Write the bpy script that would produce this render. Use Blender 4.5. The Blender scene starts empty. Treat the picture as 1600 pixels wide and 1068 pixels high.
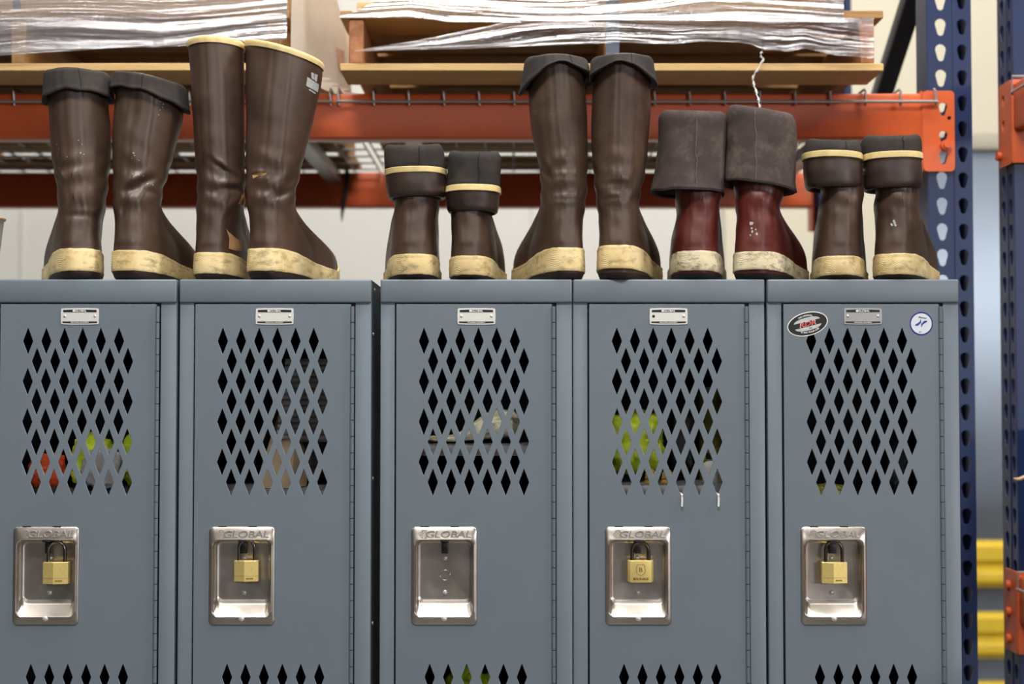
import bpy, bmesh, math, random
from mathutils import Vector, Matrix, noise

random.seed(7)
scene = bpy.context.scene
COL = scene.collection
PI = math.pi
R = math.radians

# ------------------------------------------------------------------ camera
F = 50.0 / 36.0 * 1600.0
PITCH = math.atan(74.0 / F)
D0 = 2.24
ZT = 1.829                                  # top of the lockers
CAM = Vector((0.0, -D0, ZT - 0.1725))
cp, sp = math.cos(PITCH), math.sin(PITCH)

def W(px, py, y=0.0):
    """point of the vertical plane at depth y that shows at this pixel"""
    rx = (px - 800.0) / F
    ru = (534.0 - py) / F
    d = Vector((rx, cp - ru * sp, sp + ru * cp))
    t = (y - CAM.y) / d.y
    return CAM + d * t

def X(px, py=600, y=0.0): return W(px, py, y).x
def Z(py, y=0.0): return W(800, py, y).z

cam_d = bpy.data.cameras.new('camera')
cam_d.lens = 50.0
cam_d.sensor_width = 36.0
cam_d.clip_start = 0.05
cam_d.dof.use_dof = True
cam_d.dof.focus_distance = D0 - 0.01
cam_d.dof.aperture_fstop = 3.2
cam = bpy.data.objects.new('camera', cam_d)
COL.objects.link(cam)
cam.location = CAM
cam.rotation_euler = (PI / 2 + PITCH, 0, 0)
scene.camera = cam
scene.view_settings.view_transform = 'Standard'
scene.view_settings.look = 'None'

# ------------------------------------------------------------------ materials
def srgb(r, g, b):
    f = lambda c: (c / 12.92 if c <= 0.04045 else ((c + 0.055) / 1.055) ** 2.4)
    return (f(r / 255), f(g / 255), f(b / 255), 1.0)

class NT:
    def __init__(self, name):
        self.m = bpy.data.materials.new(name)
        self.m.use_nodes = True
        self.t = self.m.node_tree
        self.n = self.t.nodes
        self.b = self.n['Principled BSDF']
        self.out = self.n['Material Output']
    def node(self, kind, **kw):
        nd = self.n.new(kind)
        for k, v in kw.items():
            if k in nd.inputs.keys() if hasattr(nd.inputs, 'keys') else False:
                nd.inputs[k].default_value = v
            else:
                setattr(nd, k, v)
        return nd
    def link(self, a, b): self.t.links.new(a, b)
    def coords(self, scale=(1, 1, 1)):
        tc = self.n.new('ShaderNodeTexCoord')
        mp = self.n.new('ShaderNodeMapping')
        mp.inputs['Scale'].default_value = scale
        self.link(tc.outputs['Object'], mp.inputs['Vector'])
        return mp.outputs['Vector']
    def noise(self, scale, detail=4, rough=0.55, vec=None, dist=0.0):
        nd = self.n.new('ShaderNodeTexNoise')
        nd.inputs['Scale'].default_value = scale
        nd.inputs['Detail'].default_value = detail
        nd.inputs['Roughness'].default_value = rough
        nd.inputs['Distortion'].default_value = dist
        if vec is not None: self.link(vec, nd.inputs['Vector'])
        return nd.outputs['Fac']
    def ramp(self, fac, stops):
        nd = self.n.new('ShaderNodeValToRGB')
        el = nd.color_ramp.elements
        el[0].position, el[0].color = stops[0]
        el[1].position, el[1].color = stops[-1]
        for p, c in stops[1:-1]:
            e = el.new(p); e.color = c
        self.link(fac, nd.inputs['Fac'])
        return nd.outputs['Color']
    def bump(self, h, strength=0.2, dist=0.001):
        nd = self.n.new('ShaderNodeBump')
        nd.inputs['Strength'].default_value = strength
        nd.inputs['Distance'].default_value = dist
        self.link(h, nd.inputs['Height'])
        self.link(nd.outputs['Normal'], self.b.inputs['Normal'])
        return nd
    def mix(self, fac, a, b):
        nd = self.n.new('ShaderNodeMixRGB')
        for s, v in (('Fac', fac), ('Color1', a), ('Color2', b)):
            if isinstance(v, (tuple, float, int)):
                nd.inputs[s].default_value = v
            else:
                self.link(v, nd.inputs[s])
        return nd.outputs['Color']

G = lambda v: (v, v, v, 1)

def simple(name, col, rough=0.5, metal=0.0, var=0.12, nscale=20, bump=0.0, bscale=300, coat=0.0, stretch=(1, 1, 1), spec=0.5):
    t = NT(name)
    v = t.coords(stretch)
    n = t.noise(nscale, 4, 0.6, v)
    lo = tuple(c * (1 - var) for c in col[:3]) + (1,)
    hi = tuple(min(1, c * (1 + var)) for c in col[:3]) + (1,)
    t.link(t.ramp(n, [(0.3, lo), (0.7, hi)]), t.b.inputs['Base Color'])
    t.b.inputs['Roughness'].default_value = rough
    t.b.inputs['Metallic'].default_value = metal
    t.b.inputs['Specular IOR Level'].default_value = spec
    if coat: t.b.inputs['Coat Weight'].default_value = coat
    if bump: t.bump(t.noise(bscale, 2, 0.5, v), bump, 0.0006)
    return t.m

M = {}
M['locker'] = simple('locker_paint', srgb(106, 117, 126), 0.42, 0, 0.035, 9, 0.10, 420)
M['locker_in'] = simple('locker_inner_shade', srgb(52, 55, 59), 0.7, 0, 0.05, 9)  # darker copy of the locker colour, puts the interior shade into the lining
M['dark_gap'] = simple('gap_shade', srgb(26, 26, 28), 0.6)  # near-black that puts the shade of the door gaps into the colour
M['black'] = simple('black_steel', srgb(26, 27, 30), 0.4, 0, 0.1, 60, 0.1)
M['hinge'] = simple('hinge_paint', srgb(98, 106, 114), 0.4, 0, 0.05, 15)
M['plate'] = simple('aluminium_plate', srgb(226, 224, 218), 0.42, 0.25, 0.02, 40)
M['plate_grey'] = simple('brushed_plate', srgb(175, 173, 170), 0.36, 0.6, 0.06, 60, 0, 1, 0, (1, 1, 30))
M['ink'] = simple('black_ink', srgb(22, 22, 22), 0.5)
M['white_ink'] = simple('white_ink', srgb(235, 235, 232), 0.5, 0, 0.01)
M['red_ink'] = simple('red_ink', srgb(205, 50, 45), 0.5, 0, 0.05)
M['blue_ink'] = simple('blue_ink', srgb(32, 62, 150), 0.5, 0, 0.1)
M['navy_ink'] = simple('navy_ink', srgb(30, 40, 125), 0.4, 0, 0.1)
M['sticker'] = simple('sticker_paper', srgb(214, 219, 230), 0.45, 0, 0.04)
M['silver_ink'] = simple('silver_ink', srgb(190, 192, 192), 0.4, 0, 0.15, 90, 0, 1, 0, (1, 1, 6))

def steel():
    t = NT('stamped_steel')
    v = t.coords((1, 1, 1))
    n = t.noise(22, 3, 0.5, v)
    t.link(t.ramp(n, [(0.3, srgb(188, 180, 171)), (0.7, srgb(206, 199, 191))]), t.b.inputs['Base Color'])
    t.b.inputs['Metallic'].default_value = 0.95
    t.link(t.ramp(t.noise(30, 4, 0.6, v), [(0.3, G(0.28)), (0.75, G(0.36))]), t.b.inputs['Roughness'])
    return t.m
M['steel'] = steel()
M['letter_steel'] = simple('embossed_steel', srgb(186, 180, 172), 0.34, 0.6, 0.04, 30)
M['zinc'] = simple('zinc_rivet', srgb(206, 204, 196), 0.34, 0.45, 0.08, 80)
M['chrome'] = simple('shackle_steel', srgb(135, 132, 128), 0.22, 1.0, 0.1, 60)
M['dull_shackle'] = simple('tarnished_shackle', srgb(95, 88, 80), 0.28, 0.95, 0.15, 60)

def brass():
    t = NT('brass')
    v = t.coords((6, 1, 1))
    n = t.noise(140, 4, 0.6, v)
    t.link(t.ramp(n, [(0.25, srgb(222, 194, 112)), (0.75, srgb(244, 222, 148))]), t.b.inputs['Base Color'])
    t.b.inputs['Metallic'].default_value = 0.55
    t.b.inputs['Roughness'].default_value = 0.40
    return t.m
M['brass'] = brass()
M['brass_dark'] = simple('engraved_brass', srgb(120, 92, 38), 0.5, 0.6)

def rubber(name, c0, c1, spec=(0.0, 1.0), scuff=0.5):
    t = NT(name)
    v = t.coords()
    base = t.ramp(t.noise(14, 5, 0.6, v), [(0.3, c0), (0.7, c1)])
    # fine dusty specks and scuffs
    spk = t.ramp(t.noise(230, 3, 0.6, v), [(0.66, G(0)), (0.76, G(1))])
    area = t.ramp(t.noise(16, 3, 0.6, v), [(0.52, G(0)), (0.72, G(1))])
    mul = t.n.new('ShaderNodeMath'); mul.operation = 'MULTIPLY'
    t.link(spk, mul.inputs[0]); t.link(area, mul.inputs[1])
    mu2 = t.n.new('ShaderNodeMath'); mu2.operation = 'MULTIPLY'; mu2.inputs[1].default_value = scuff
    t.link(mul.outputs[0], mu2.inputs[0])
    col = t.mix(mu2.outputs[0], base, srgb(150, 138, 128))
    t.link(col, t.b.inputs['Base Color'])
    t.link(t.ramp(t.noise(28, 5, 0.65, v), [(0.3, G(0.36)), (0.72, G(0.54))]), t.b.inputs['Roughness'])
    t.b.inputs['Specular IOR Level'].default_value = 0.6
    t.bump(t.noise(120, 4, 0.6, v), 0.10, 0.0008)
    return t.m
M['rubber'] = rubber('brown_rubber', srgb(60, 43, 33), srgb(78, 57, 45))
M['rubber_dusty'] = rubber('dusty_brown_rubber', srgb(62, 45, 35), srgb(82, 61, 48), scuff=0.9)
M['rubber_red'] = rubber('oxblood_rubber', srgb(74, 25, 18), srgb(102, 39, 30), scuff=0.35)
M['rubber_roll'] = rubber('rolled_brown_rubber', srgb(44, 31, 26), srgb(62, 45, 38), scuff=0.5)

def band(name, c0, c1, dirt):
    t = NT(name)
    v = t.coords()
    base = t.ramp(t.noise(22, 5, 0.65, v), [(0.3, c0), (0.65, c1)])
    d = t.ramp(t.noise(38, 6, 0.7, t.coords((1, 1, 2.2))), [(0.50, G(0)), (0.70, G(dirt))])
    col = t.mix(d, base, srgb(92, 72, 44))
    t.link(col, t.b.inputs['Base Color'])
    t.b.inputs['Roughness'].default_value = 0.62
    w1 = t.n.new('ShaderNodeTexWave'); w1.inputs['Scale'].default_value = 210; w1.bands_direction = 'DIAGONAL'
    t.link(t.coords((1, 1, 1)), w1.inputs['Vector'])
    w2 = t.n.new('ShaderNodeTexWave'); w2.inputs['Scale'].default_value = 210; w2.bands_direction = 'DIAGONAL'
    t.link(t.coords((-1, -1, 1)), w2.inputs['Vector'])
    ad = t.n.new('ShaderNodeMath'); ad.operation = 'ADD'
    t.link(w1.outputs['Fac'], ad.inputs[0]); t.link(w2.outputs['Fac'], ad.inputs[1])
    t.bump(ad.outputs[0], 0.35, 0.0006)
    return t.m
M['band'] = band('cream_rubber', srgb(212, 184, 124), srgb(240, 217, 164), 0.65)
M['band_dirty'] = band('grimy_cream_rubber', srgb(206, 192, 154), srgb(236, 224, 190), 0.9)
M['trim'] = simple('cream_trim', srgb(222, 197, 138), 0.55, 0, 0.12, 60, 0.1)
M['sole'] = simple('dark_sole', srgb(50, 35, 28), 0.55, 0, 0.25, 40, 0.2, 200)
M['sole_black'] = simple('black_sole', srgb(24, 22, 22), 0.6, 0, 0.2, 40, 0.2, 200)

def lining(name, c0, c1, dust):
    t = NT(name)
    v = t.coords()
    base = t.ramp(t.noise(25, 5, 0.65, v), [(0.3, c0), (0.7, c1)])
    d = t.ramp(t.noise(17, 5, 0.7, v), [(0.50, G(0)), (0.8, G(dust))])
    t.link(t.mix(d, base, srgb(132, 122, 108)), t.b.inputs['Base Color'])
    t.b.inputs['Roughness'].default_value = 0.85
    t.b.inputs['Specular IOR Level'].default_value = 0.25
    t.bump(t.noise(700, 2, 0.5, v), 0.35, 0.0006)
    return t.m
M['lining'] = lining('charcoal_lining', srgb(44, 40, 38), srgb(60, 55, 52), 0.12)
M['canvas'] = lining('dusty_canvas', srgb(60, 51, 49), srgb(80, 69, 66), 0.6)
M['inside'] = simple('dark_inside', srgb(22, 20, 19), 0.9)
M['patch'] = simple('patch_print', srgb(170, 172, 170), 0.6, 0, 0.2, 200)
M['tear'] = simple('torn_backing', srgb(186, 142, 92), 0.8, 0, 0.15, 60)

def wood(name, c0, c1, stretch=(1, 14, 14)):
    t = NT(name)
    v = t.coords(stretch)
    n = t.noise(5, 6, 0.65, v, 0.6)
    t.link(t.ramp(n, [(0.25, c0), (0.75, c1)]), t.b.inputs['Base Color'])
    t.b.inputs['Roughness'].default_value = 0.75
    t.b.inputs['Specular IOR Level'].default_value = 0.25
    t.bump(t.noise(14, 6, 0.7, v), 0.25, 0.001)
    return t.m
M['wood'] = wood('pale_pine', srgb(196, 158, 104), srgb(226, 192, 138))
M['wood_mid'] = wood('pallet_oak', srgb(150, 112, 72), srgb(186, 148, 100))
M['wood_old'] = wood('weathered_red_oak', srgb(136, 86, 56), srgb(176, 122, 84))
M['wood_y'] = wood('pallet_stringer_wood', srgb(160, 118, 72), srgb(198, 156, 104), (14, 1, 14))
M['wood_y_old'] = wood('red_stringer_wood', srgb(150, 96, 64), srgb(186, 132, 92), (14, 1, 14))
M['card'] = simple('brown_cardboard', srgb(186, 152, 116), 0.8, 0, 0.08, 12)
M['card_pale'] = simple('pale_cardboard', srgb(206, 180, 148), 0.8, 0, 0.08, 12)
M['card_grey'] = simple('grey_sheets', srgb(150, 146, 146), 0.6, 0, 0.15, 30, 0, 1, 0, (1, 1, 40))
M['strap'] = simple('blue_grey_strap', srgb(112, 124, 142), 0.4, 0, 0.06)
M['orange'] = simple('orange_beam_paint', srgb(206, 92, 46), 0.4, 0, 0.06, 14, 0.06, 200)
M['blue'] = simple('blue_upright_paint', srgb(17, 37, 78), 0.4, 0, 0.08, 16, 0.06, 200)
M['blue_dark'] = simple('dark_blue_brace', srgb(18, 22, 32), 0.5, 0, 0.08)
M['wire'] = simple('galvanised_wire', srgb(172, 172, 170), 0.4, 0.6, 0.08)
M['wall'] = simple('white_wall_panel', srgb(210, 208, 202), 0.6, 0, 0.015, 2)
M['wall_warm'] = simple('cream_wall_panel', srgb(214, 206, 184), 0.6, 0, 0.015, 2)
M['trimgrey'] = simple('header_trim', srgb(176, 168, 150), 0.6, 0, 0.04)
M['rolldoor'] = simple('rolling_door_steel', srgb(104, 110, 118), 0.26, 0.85, 0.03, 8)
M['floor'] = simple('sealed_concrete', srgb(96, 93, 89), 0.35, 0, 0.08, 3)
M['yellow'] = simple('guard_rail_yellow', srgb(226, 190, 40), 0.4, 0, 0.05, 8)
def sack():
    t = NT('cream_woven_plastic')
    v = t.coords()
    c = t.ramp(t.noise(14, 4, 0.6, v), [(0.3, srgb(240, 233, 216)), (0.7, srgb(252, 247, 236))])
    t.link(c, t.b.inputs['Base Color']); t.b.inputs['Roughness'].default_value = 0.4
    tl = t.n.new('ShaderNodeBsdfTranslucent'); tl.inputs['Color'].default_value = srgb(250, 242, 224)
    mx = t.n.new('ShaderNodeMixShader'); mx.inputs[0].default_value = 0.35
    t.link(t.b.outputs[0], mx.inputs[1]); t.link(tl.outputs[0], mx.inputs[2]); t.link(mx.outputs[0], t.out.inputs['Surface'])
    return t.m
M['sack'] = sack()
M['sack_pink'] = simple('faded_pink_print', srgb(212, 170, 146), 0.5, 0, 0.12, 40)
M['hivis'] = simple('hi_vis_cloth', srgb(214, 236, 52), 0.75, 0, 0.18, 40, 0.3, 300)
M['hiorange'] = simple('orange_cloth', srgb(226, 84, 34), 0.75, 0, 0.15, 40, 0.3, 300)
M['greycloth'] = simple('grey_cloth', srgb(176, 174, 174), 0.85, 0, 0.18, 40, 0.3, 300)
M['darkcloth'] = simple('dark_cloth', srgb(52, 52, 54), 0.9, 0, 0.2, 40, 0.3, 300)
M['creamcloth'] = simple('cream_cloth', srgb(250, 242, 208), 0.8, 0, 0.08, 40, 0.3, 300)
M['tanpaper'] = simple('tan_paper', srgb(168, 146, 116), 0.8, 0, 0.08, 20)
M['shelf'] = simple('shelf_paint', srgb(150, 152, 158), 0.4, 0.3, 0.05, 20)
M['white_plastic'] = simple('white_plastic', srgb(228, 226, 220), 0.4, 0, 0.03)
M['gold'] = simple('golden_wood', srgb(214, 168, 80), 0.5, 0, 0.2, 60)
M['can'] = simple('green_yellow_print', srgb(150, 150, 60), 0.4, 0, 0.5, 30)
M['cup'] = simple('grey_paper_cup', srgb(168, 166, 162), 0.6)
M['tan_rim_dull'] = simple('seam_thread', srgb(104, 92, 86), 0.8)
M['tan_rim'] = simple('tan_rim', srgb(196, 166, 122), 0.6)

def film(name, opac_lo, opac_hi, tint, rough=0.14, sx=1.0, gloss=0.6):
    t = NT(name)
    n, l = t.n, t.link
    v = t.coords((0.9 * sx, 3, 26))
    fac = t.ramp(t.noise(4.0, 6, 0.7, v, 0.4), [(0.30, G(opac_lo)), (0.72, G(opac_hi))])
    tr = n.new('ShaderNodeBsdfTransparent')
    gl = n.new('ShaderNodeBsdfGlossy'); gl.inputs['Roughness'].default_value = rough
    gl.inputs['Color'].default_value = (0.95, 0.95, 0.97, 1)
    df = n.new('ShaderNodeBsdfTranslucent'); df.inputs['Color'].default_value = tint
    d2 = n.new('ShaderNodeBsdfDiffuse'); d2.inputs['Color'].default_value = tint
    m0 = n.new('ShaderNodeMixShader'); m0.inputs[0].default_value = 0.6
    l(df.outputs[0], m0.inputs[1]); l(d2.outputs[0], m0.inputs[2])
    m1 = n.new('ShaderNodeMixShader'); m1.inputs[0].default_value = gloss
    l(m0.outputs[0], m1.inputs[1]); l(gl.outputs[0], m1.inputs[2])
    m2 = n.new('ShaderNodeMixShader')
    l(fac, m2.inputs[0]); l(tr.outputs[0], m2.inputs[1]); l(m1.outputs[0], m2.inputs[2])
    bp = n.new('ShaderNodeBump'); bp.inputs['Strength'].default_value = 0.35; bp.inputs['Distance'].default_value = 0.003
    l(t.noise(9.0, 5, 0.7, v, 0.3), bp.inputs['Height'])
    l(bp.outputs['Normal'], gl.inputs['Normal'])
    l(m2.outputs[0], t.out.inputs['Surface'])
    return t.m
M['film'] = film('stretch_film', 0.38, 0.80, (0.64, 0.64, 0.69, 1), 0.18, 1.0, 0.55)
M['film_clear'] = film('clear_stretch_film', 0.10, 0.72, (0.70, 0.69, 0.70, 1), 0.10, 1.0, 0.82)
M['film_white'] = film('white_stretch_film', 0.35, 0.92, (0.78, 0.77, 0.78, 1), 0.12, 1.0, 0.7)

# ------------------------------------------------------------------ mesh helpers
def tag(o, label=None, cat=None, group=None, kind=None):
    if label: o['label'] = label
    if cat: o['category'] = cat
    if group: o['group'] = group
    if kind: o['kind'] = kind
    return o

def empty(name, loc=(0, 0, 0), label=None, cat=None, group=None, rz=0.0):
    o = bpy.data.objects.new(name, None)
    o.empty_display_size = 0.05
    o.location = loc
    o.rotation_euler = (0, 0, rz)
    COL.objects.link(o)
    return tag(o, label, cat, group)

def finish(me, smooth_angle):
    if smooth_angle is not None:
        me.polygons.foreach_set('use_smooth', [True] * len(me.polygons))
        me.set_sharp_from_angle(angle=R(smooth_angle))
    me.update()

class MB:
    """collects shapes (world space) and links them as one mesh object"""
    def __init__(self):
        self.bm = bmesh.new()
    def box(self, x0, x1, y0, y1, z0, z1, bev=0.0, seg=2, mat=None):
        r = bmesh.ops.create_cube(self.bm, size=1.0)
        vs = r['verts']
        m = Matrix.Translation(((x0 + x1) / 2, (y0 + y1) / 2, (z0 + z1) / 2)) @ Matrix.Diagonal((abs(x1 - x0), abs(y1 - y0), abs(z1 - z0), 1))
        if mat is not None: m = mat @ m
        bmesh.ops.transform(self.bm, matrix=m, verts=vs)
        if bev:
            es = list({e for v in vs for e in v.link_edges})
            bmesh.ops.bevel(self.bm, geom=es, offset=bev, segments=seg, affect='EDGES', profile=0.5)
        return self
    def cyl(self, p0, p1, r, r2=None, seg=20, caps=True):
        p0, p1 = Vector(p0), Vector(p1)
        d = p1 - p0
        rr = bmesh.ops.create_cone(self.bm, cap_ends=caps, segments=seg, radius1=r, radius2=(r if r2 is None else r2), depth=d.length)
        q = Vector((0, 0, 1)).rotation_difference(d.normalized()).to_matrix().to_4x4()
        bmesh.ops.transform(self.bm, matrix=Matrix.Translation((p0 + p1) / 2) @ q, verts=rr['verts'])
        return self
    def dome(self, c, r, h, axis=(0, -1, 0), seg=16):
        rr = bmesh.ops.create_uvsphere(self.bm, u_segments=seg, v_segments=8, radius=1.0)
        q = Vector((0, 0, 1)).rotation_difference(Vector(axis)).to_matrix().to_4x4()
        bmesh.ops.transform(self.bm, matrix=Matrix.Translation(c) @ q @ Matrix.Diagonal((r, r, h, 1)), verts=rr['verts'])
        return self
    def tube(self, pts, r, seg=10, closed=False):
        pts = [Vector(p) for p in pts]
        rings = []
        n = len(pts)
        up = Vector((0.0123, 0.21, 1)).normalized()
        for i, p in enumerate(pts):
            a = pts[i - 1] if (i or closed) else p
            b = pts[(i + 1) % n] if (i < n - 1 or closed) else p
            t = (b - a).normalized()
            u = t.cross(up)
            if u.length < 1e-4: u = t.cross(Vector((1, 0, 0)))
            u.normalize(); v = t.cross(u).normalized()
            rad = r[i] if isinstance(r, (list, tuple)) else r
            rings.append([p + (u * math.cos(2 * PI * k / seg) + v * math.sin(2 * PI * k / seg)) * rad for k in range(seg)])
        self.loft(rings, cap=not closed, loop=closed)
        return self
    def loft(self, rings, cap=False, loop=False, cyc=True):
        bv = [[self.bm.verts.new(p) for p in rg] for rg in rings]
        m = len(rings)
        for i in range(m if loop else m - 1):
            a, b = bv[i], bv[(i + 1) % m]
            n = len(a)
            for k in range(n if cyc else n - 1):
                try: self.bm.faces.new((a[k], a[(k + 1) % n], b[(k + 1) % n], b[k]))
                except ValueError: pass
        if cap:
            try:
                self.bm.faces.new(list(reversed(bv[0]))); self.bm.faces.new(bv[-1])
            except ValueError: pass
        return self
    def mesh(self, me, mat):
        self.bm.from_mesh(me)
        vs = self.bm.verts[:]
        return self
    def build(self, name, mat, parent=None, smooth=40, loc=None):
        bmesh.ops.recalc_face_normals(self.bm, faces=self.bm.faces[:])
        me = bpy.data.meshes.new(name)
        self.bm.to_mesh(me); self.bm.free()
        return mkobj(name, me, mat, parent, smooth)

def mkobj(name, me, mat, parent=None, smooth=40):
    finish(me, smooth)
    o = bpy.data.objects.new(name, me)
    if mat is not None:
        me.materials.clear()
        me.materials.append(mat if not isinstance(mat, str) else M[mat])
    COL.objects.link(o)
    if parent is not None:
        o.parent = parent
        # geometry was written in world space: keep it there
        o.matrix_parent_inverse = world_matrix(parent).inverted()
    return o

def world_matrix(o):
    m = Matrix.Translation(o.location) @ o.rotation_euler.to_matrix().to_4x4()
    if o.parent: m = world_matrix(o.parent) @ o.matrix_parent_inverse @ m
    return m

def from_rings(rings, cap=False, cyc=True, loop=False):
    m = MB(); m.loft(rings, cap, loop, cyc); return m

def curve_mesh(polys, thick, bevel=0.0, res=2):
    """flat plate with holes in the XY plane -> mesh; polys[0] is the outline"""
    cu = bpy.data.curves.new('tmp', 'CURVE')
    cu.dimensions = '2D'; cu.fill_mode = 'BOTH'
    cu.extrude = max(0.0, thick / 2 - bevel); cu.bevel_depth = bevel; cu.bevel_resolution = res
    for p in polys:
        s = cu.splines.new('POLY')
        s.points.add(len(p) - 1)
        for q, (a, b) in zip(s.points, p): q.co = (a, b, 0, 1)
        s.use_cyclic_u = True
    return eval_mesh(cu)

def eval_mesh(data):
    o = bpy.data.objects.new('tmp', data)
    COL.objects.link(o)
    dg = bpy.context.evaluated_depsgraph_get()
    me = bpy.data.meshes.new_from_object(o.evaluated_get(dg))
    bpy.data.objects.remove(o)
    return me

def text_mesh(s, size, width=None, thick=0.0, bevel=0.0, shear=0.0, bold=0.0):
    cu = bpy.data.curves.new('tmp', 'FONT')
    cu.body = s; cu.size = size; cu.align_x = 'CENTER'; cu.align_y = 'CENTER'
    cu.extrude = thick; cu.bevel_depth = bevel; cu.bevel_resolution = 1
    cu.shear = shear; cu.offset = bold; cu.resolution_u = 3
    me = eval_mesh(cu)
    if width:
        xs = [v.co.x for v in me.vertices]
        k = width / (max(xs) - min(xs)); c = (max(xs) + min(xs)) / 2
        for v in me.vertices: v.co.x = (v.co.x - c) * k
    return me

UP = Matrix(((1, 0, 0, 0), (0, 0, -1, 0), (0, 1, 0, 0), (0, 0, 0, 1)))   # XY plate -> XZ plate, facing -Y (front = local +Z)

def place(me, loc, rot=0.0, extra=None):
    m = Matrix.Translation(loc) @ UP @ Matrix.Rotation(rot, 4, 'Z')
    if extra is not None: m = extra @ m
    me.transform(m)
    return me

def join(meshes):
    bm = bmesh.new()
    for me in meshes: bm.from_mesh(me)
    out = bpy.data.meshes.new('joined'); bm.to_mesh(out); bm.free()
    return out

def rrect(x0, x1, z0, z1, r, n=5):
    pts = []
    for cx, cz, a0 in ((x1 - r, z1 - r, 0), (x0 + r, z1 - r, 90), (x0 + r, z0 + r, 180), (x1 - r, z0 + r, 270)):
        for k in range(n + 1):
            a = R(a0 + 90 * k / n)
            pts.append((cx + r * math.cos(a), cz + r * math.sin(a)))
    return pts

def lerp(a, b, t): return a + (b - a) * t
def sstep(a, b, x):
    t = max(0.0, min(1.0, (x - a) / (b - a))); return t * t * (3 - 2 * t)

# ------------------------------------------------------------------ room shell
YW = 4.3
MB().box(-9, 9, -9, YW + .3, -0.1, 0).build('floor', 'floor', None, None)['kind'] = 'structure'
DX0 = X(1446, 300, YW)
hz = Z(212, YW)                             # underside of the header over the rolling door
hz2 = Z(236, YW)
m = MB()
m.box(-9, DX0, YW, YW + .15, 0, 7)
seams = [X(p, 380, YW) for p in (35, 832)]
wb = m.build('wall_back', 'wall', None, None); wb['kind'] = 'structure'
for k, sx in enumerate(seams):
    MB().box(sx - .01, sx + .01, YW - .006, YW, 0, 7, 0.003).build('trim_%d' % (k + 2), 'wall', None)['kind'] = 'structure'
MB().box(X(1130, 300, YW), 9, YW - .05, YW, hz, 7).box(X(1130, 300, YW), DX0, YW - .05, YW, 0, hz).build('wall_right', 'wall_warm', None, None)['kind'] = 'structure'
MB().box(DX0, 9, YW - .05, YW + .02, hz2, hz, 0.004).build('trim_1', 'trimgrey', None)['kind'] = 'structure'
m = MB()
m.box(DX0, 9, YW + .03, YW + .06, 0, hz2)
d = m.build('door_1', 'rolldoor', None, None); d['kind'] = 'structure'

# yellow guard rail in front of the rolling door
YG = 3.65
g = empty('guard_rail', (X(1545, 900, YG), YG, 0), 'yellow steel guard rail of wide ribbed beams in front of the grey door', 'guard rail')
def ribbed(x0, x1, z0, z1, y):
    prof = []
    n = 24
    for k in range(n + 1):
        s = k / n
        a = 0.020 * (sstep(.02, .12, s) - sstep(.30, .42, s) + sstep(.46, .58, s) - sstep(.88, .98, s))
        prof.append((y - .02 - a, lerp(z0, z1, s)))
    prof2 = [(yy + .006, zz) for yy, zz in reversed(prof)]
    ring = prof + prof2
    return [[Vector((xx, a, b)) for a, b in ring] for xx in (x0, x1)]
for (p0, p1) in ((843, 915), (954, 1026), (1062, 1134)):
    from_rings(ribbed(1.55, 5.2, Z(p1, YG), Z(p0, YG), YG), cap=True).build('rail', 'yellow', g, 30)
for xx in (1.62, 4.9):
    MB().box(xx - .05, xx + .05, YG - .01, YG + .09, 0, Z(838, YG), .006).build('post', 'yellow', g)

# ------------------------------------------------------------------ pallet rack
YR = 0.555
XU = X(1484, 200, YR)                        # centre of the right front upright
DEPTH = 1.06
def teardrop(cx, cz, s=1.0):
    pts = []
    r1, r2, h = .0108 * s, .0064 * s, .0170 * s
    for k in range(13): a = R(-20 + 220 * k / 12); pts.append((cx + r1 * math.cos(a), cz + r1 * math.sin(a)))
    for k in range(7): a = R(200 + 140 * k / 6); pts.append((cx + r2 * math.cos(a), cz - h + r2 * math.sin(a)))
    return pts

FW = 0.0865                                  # face width
PHASE = Z(37.5, YR) % 0.0508
def post_mesh(height=3.25, phase=PHASE, holes_from=0.9, holes_to=2.75):
    """upright post with two columns of teardrop holes, front face on y=0, facing -Y, centred on x=0"""
    hx1, hx2 = -0.0165, 0.0255
    holes = []
    k = int(holes_from / .0508)
    while True:
        z = phase + k * .0508
        if z > holes_to: break
        holes.append(teardrop(hx1, z)); holes.append(teardrop(hx2, z, .92)); k += 1
    a = curve_mesh([[(-FW / 2, 0.02), (FW / 2, 0.02), (FW / 2, height), (-FW / 2, height)]] + holes, .0025)
    place(a, (0, .00125, 0))
    b = MB()
    for s in (-1, 1):
        x = s * (FW / 2)
        b.box(x - .0012, x + .0012, 0.0005, .072, .02, height)
        b.box(x - s * .016, x, .0705, .0730, .02, height)
    b.box(.0072, .0098, -.0016, .0010, .02, height, .0006)     # pressed crease beside the outer holes
    b.box(-FW / 2 - .03, FW / 2 + .03, -.03, .10, 0, .012, .002)                 # foot plate
    bmesh.ops.recalc_face_normals(b.bm, faces=b.bm.faces[:])
    me = bpy.data.meshes.new('p'); b.bm.to_mesh(me); b.bm.free()
    return join([a, me])
POST = post_mesh()

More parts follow.
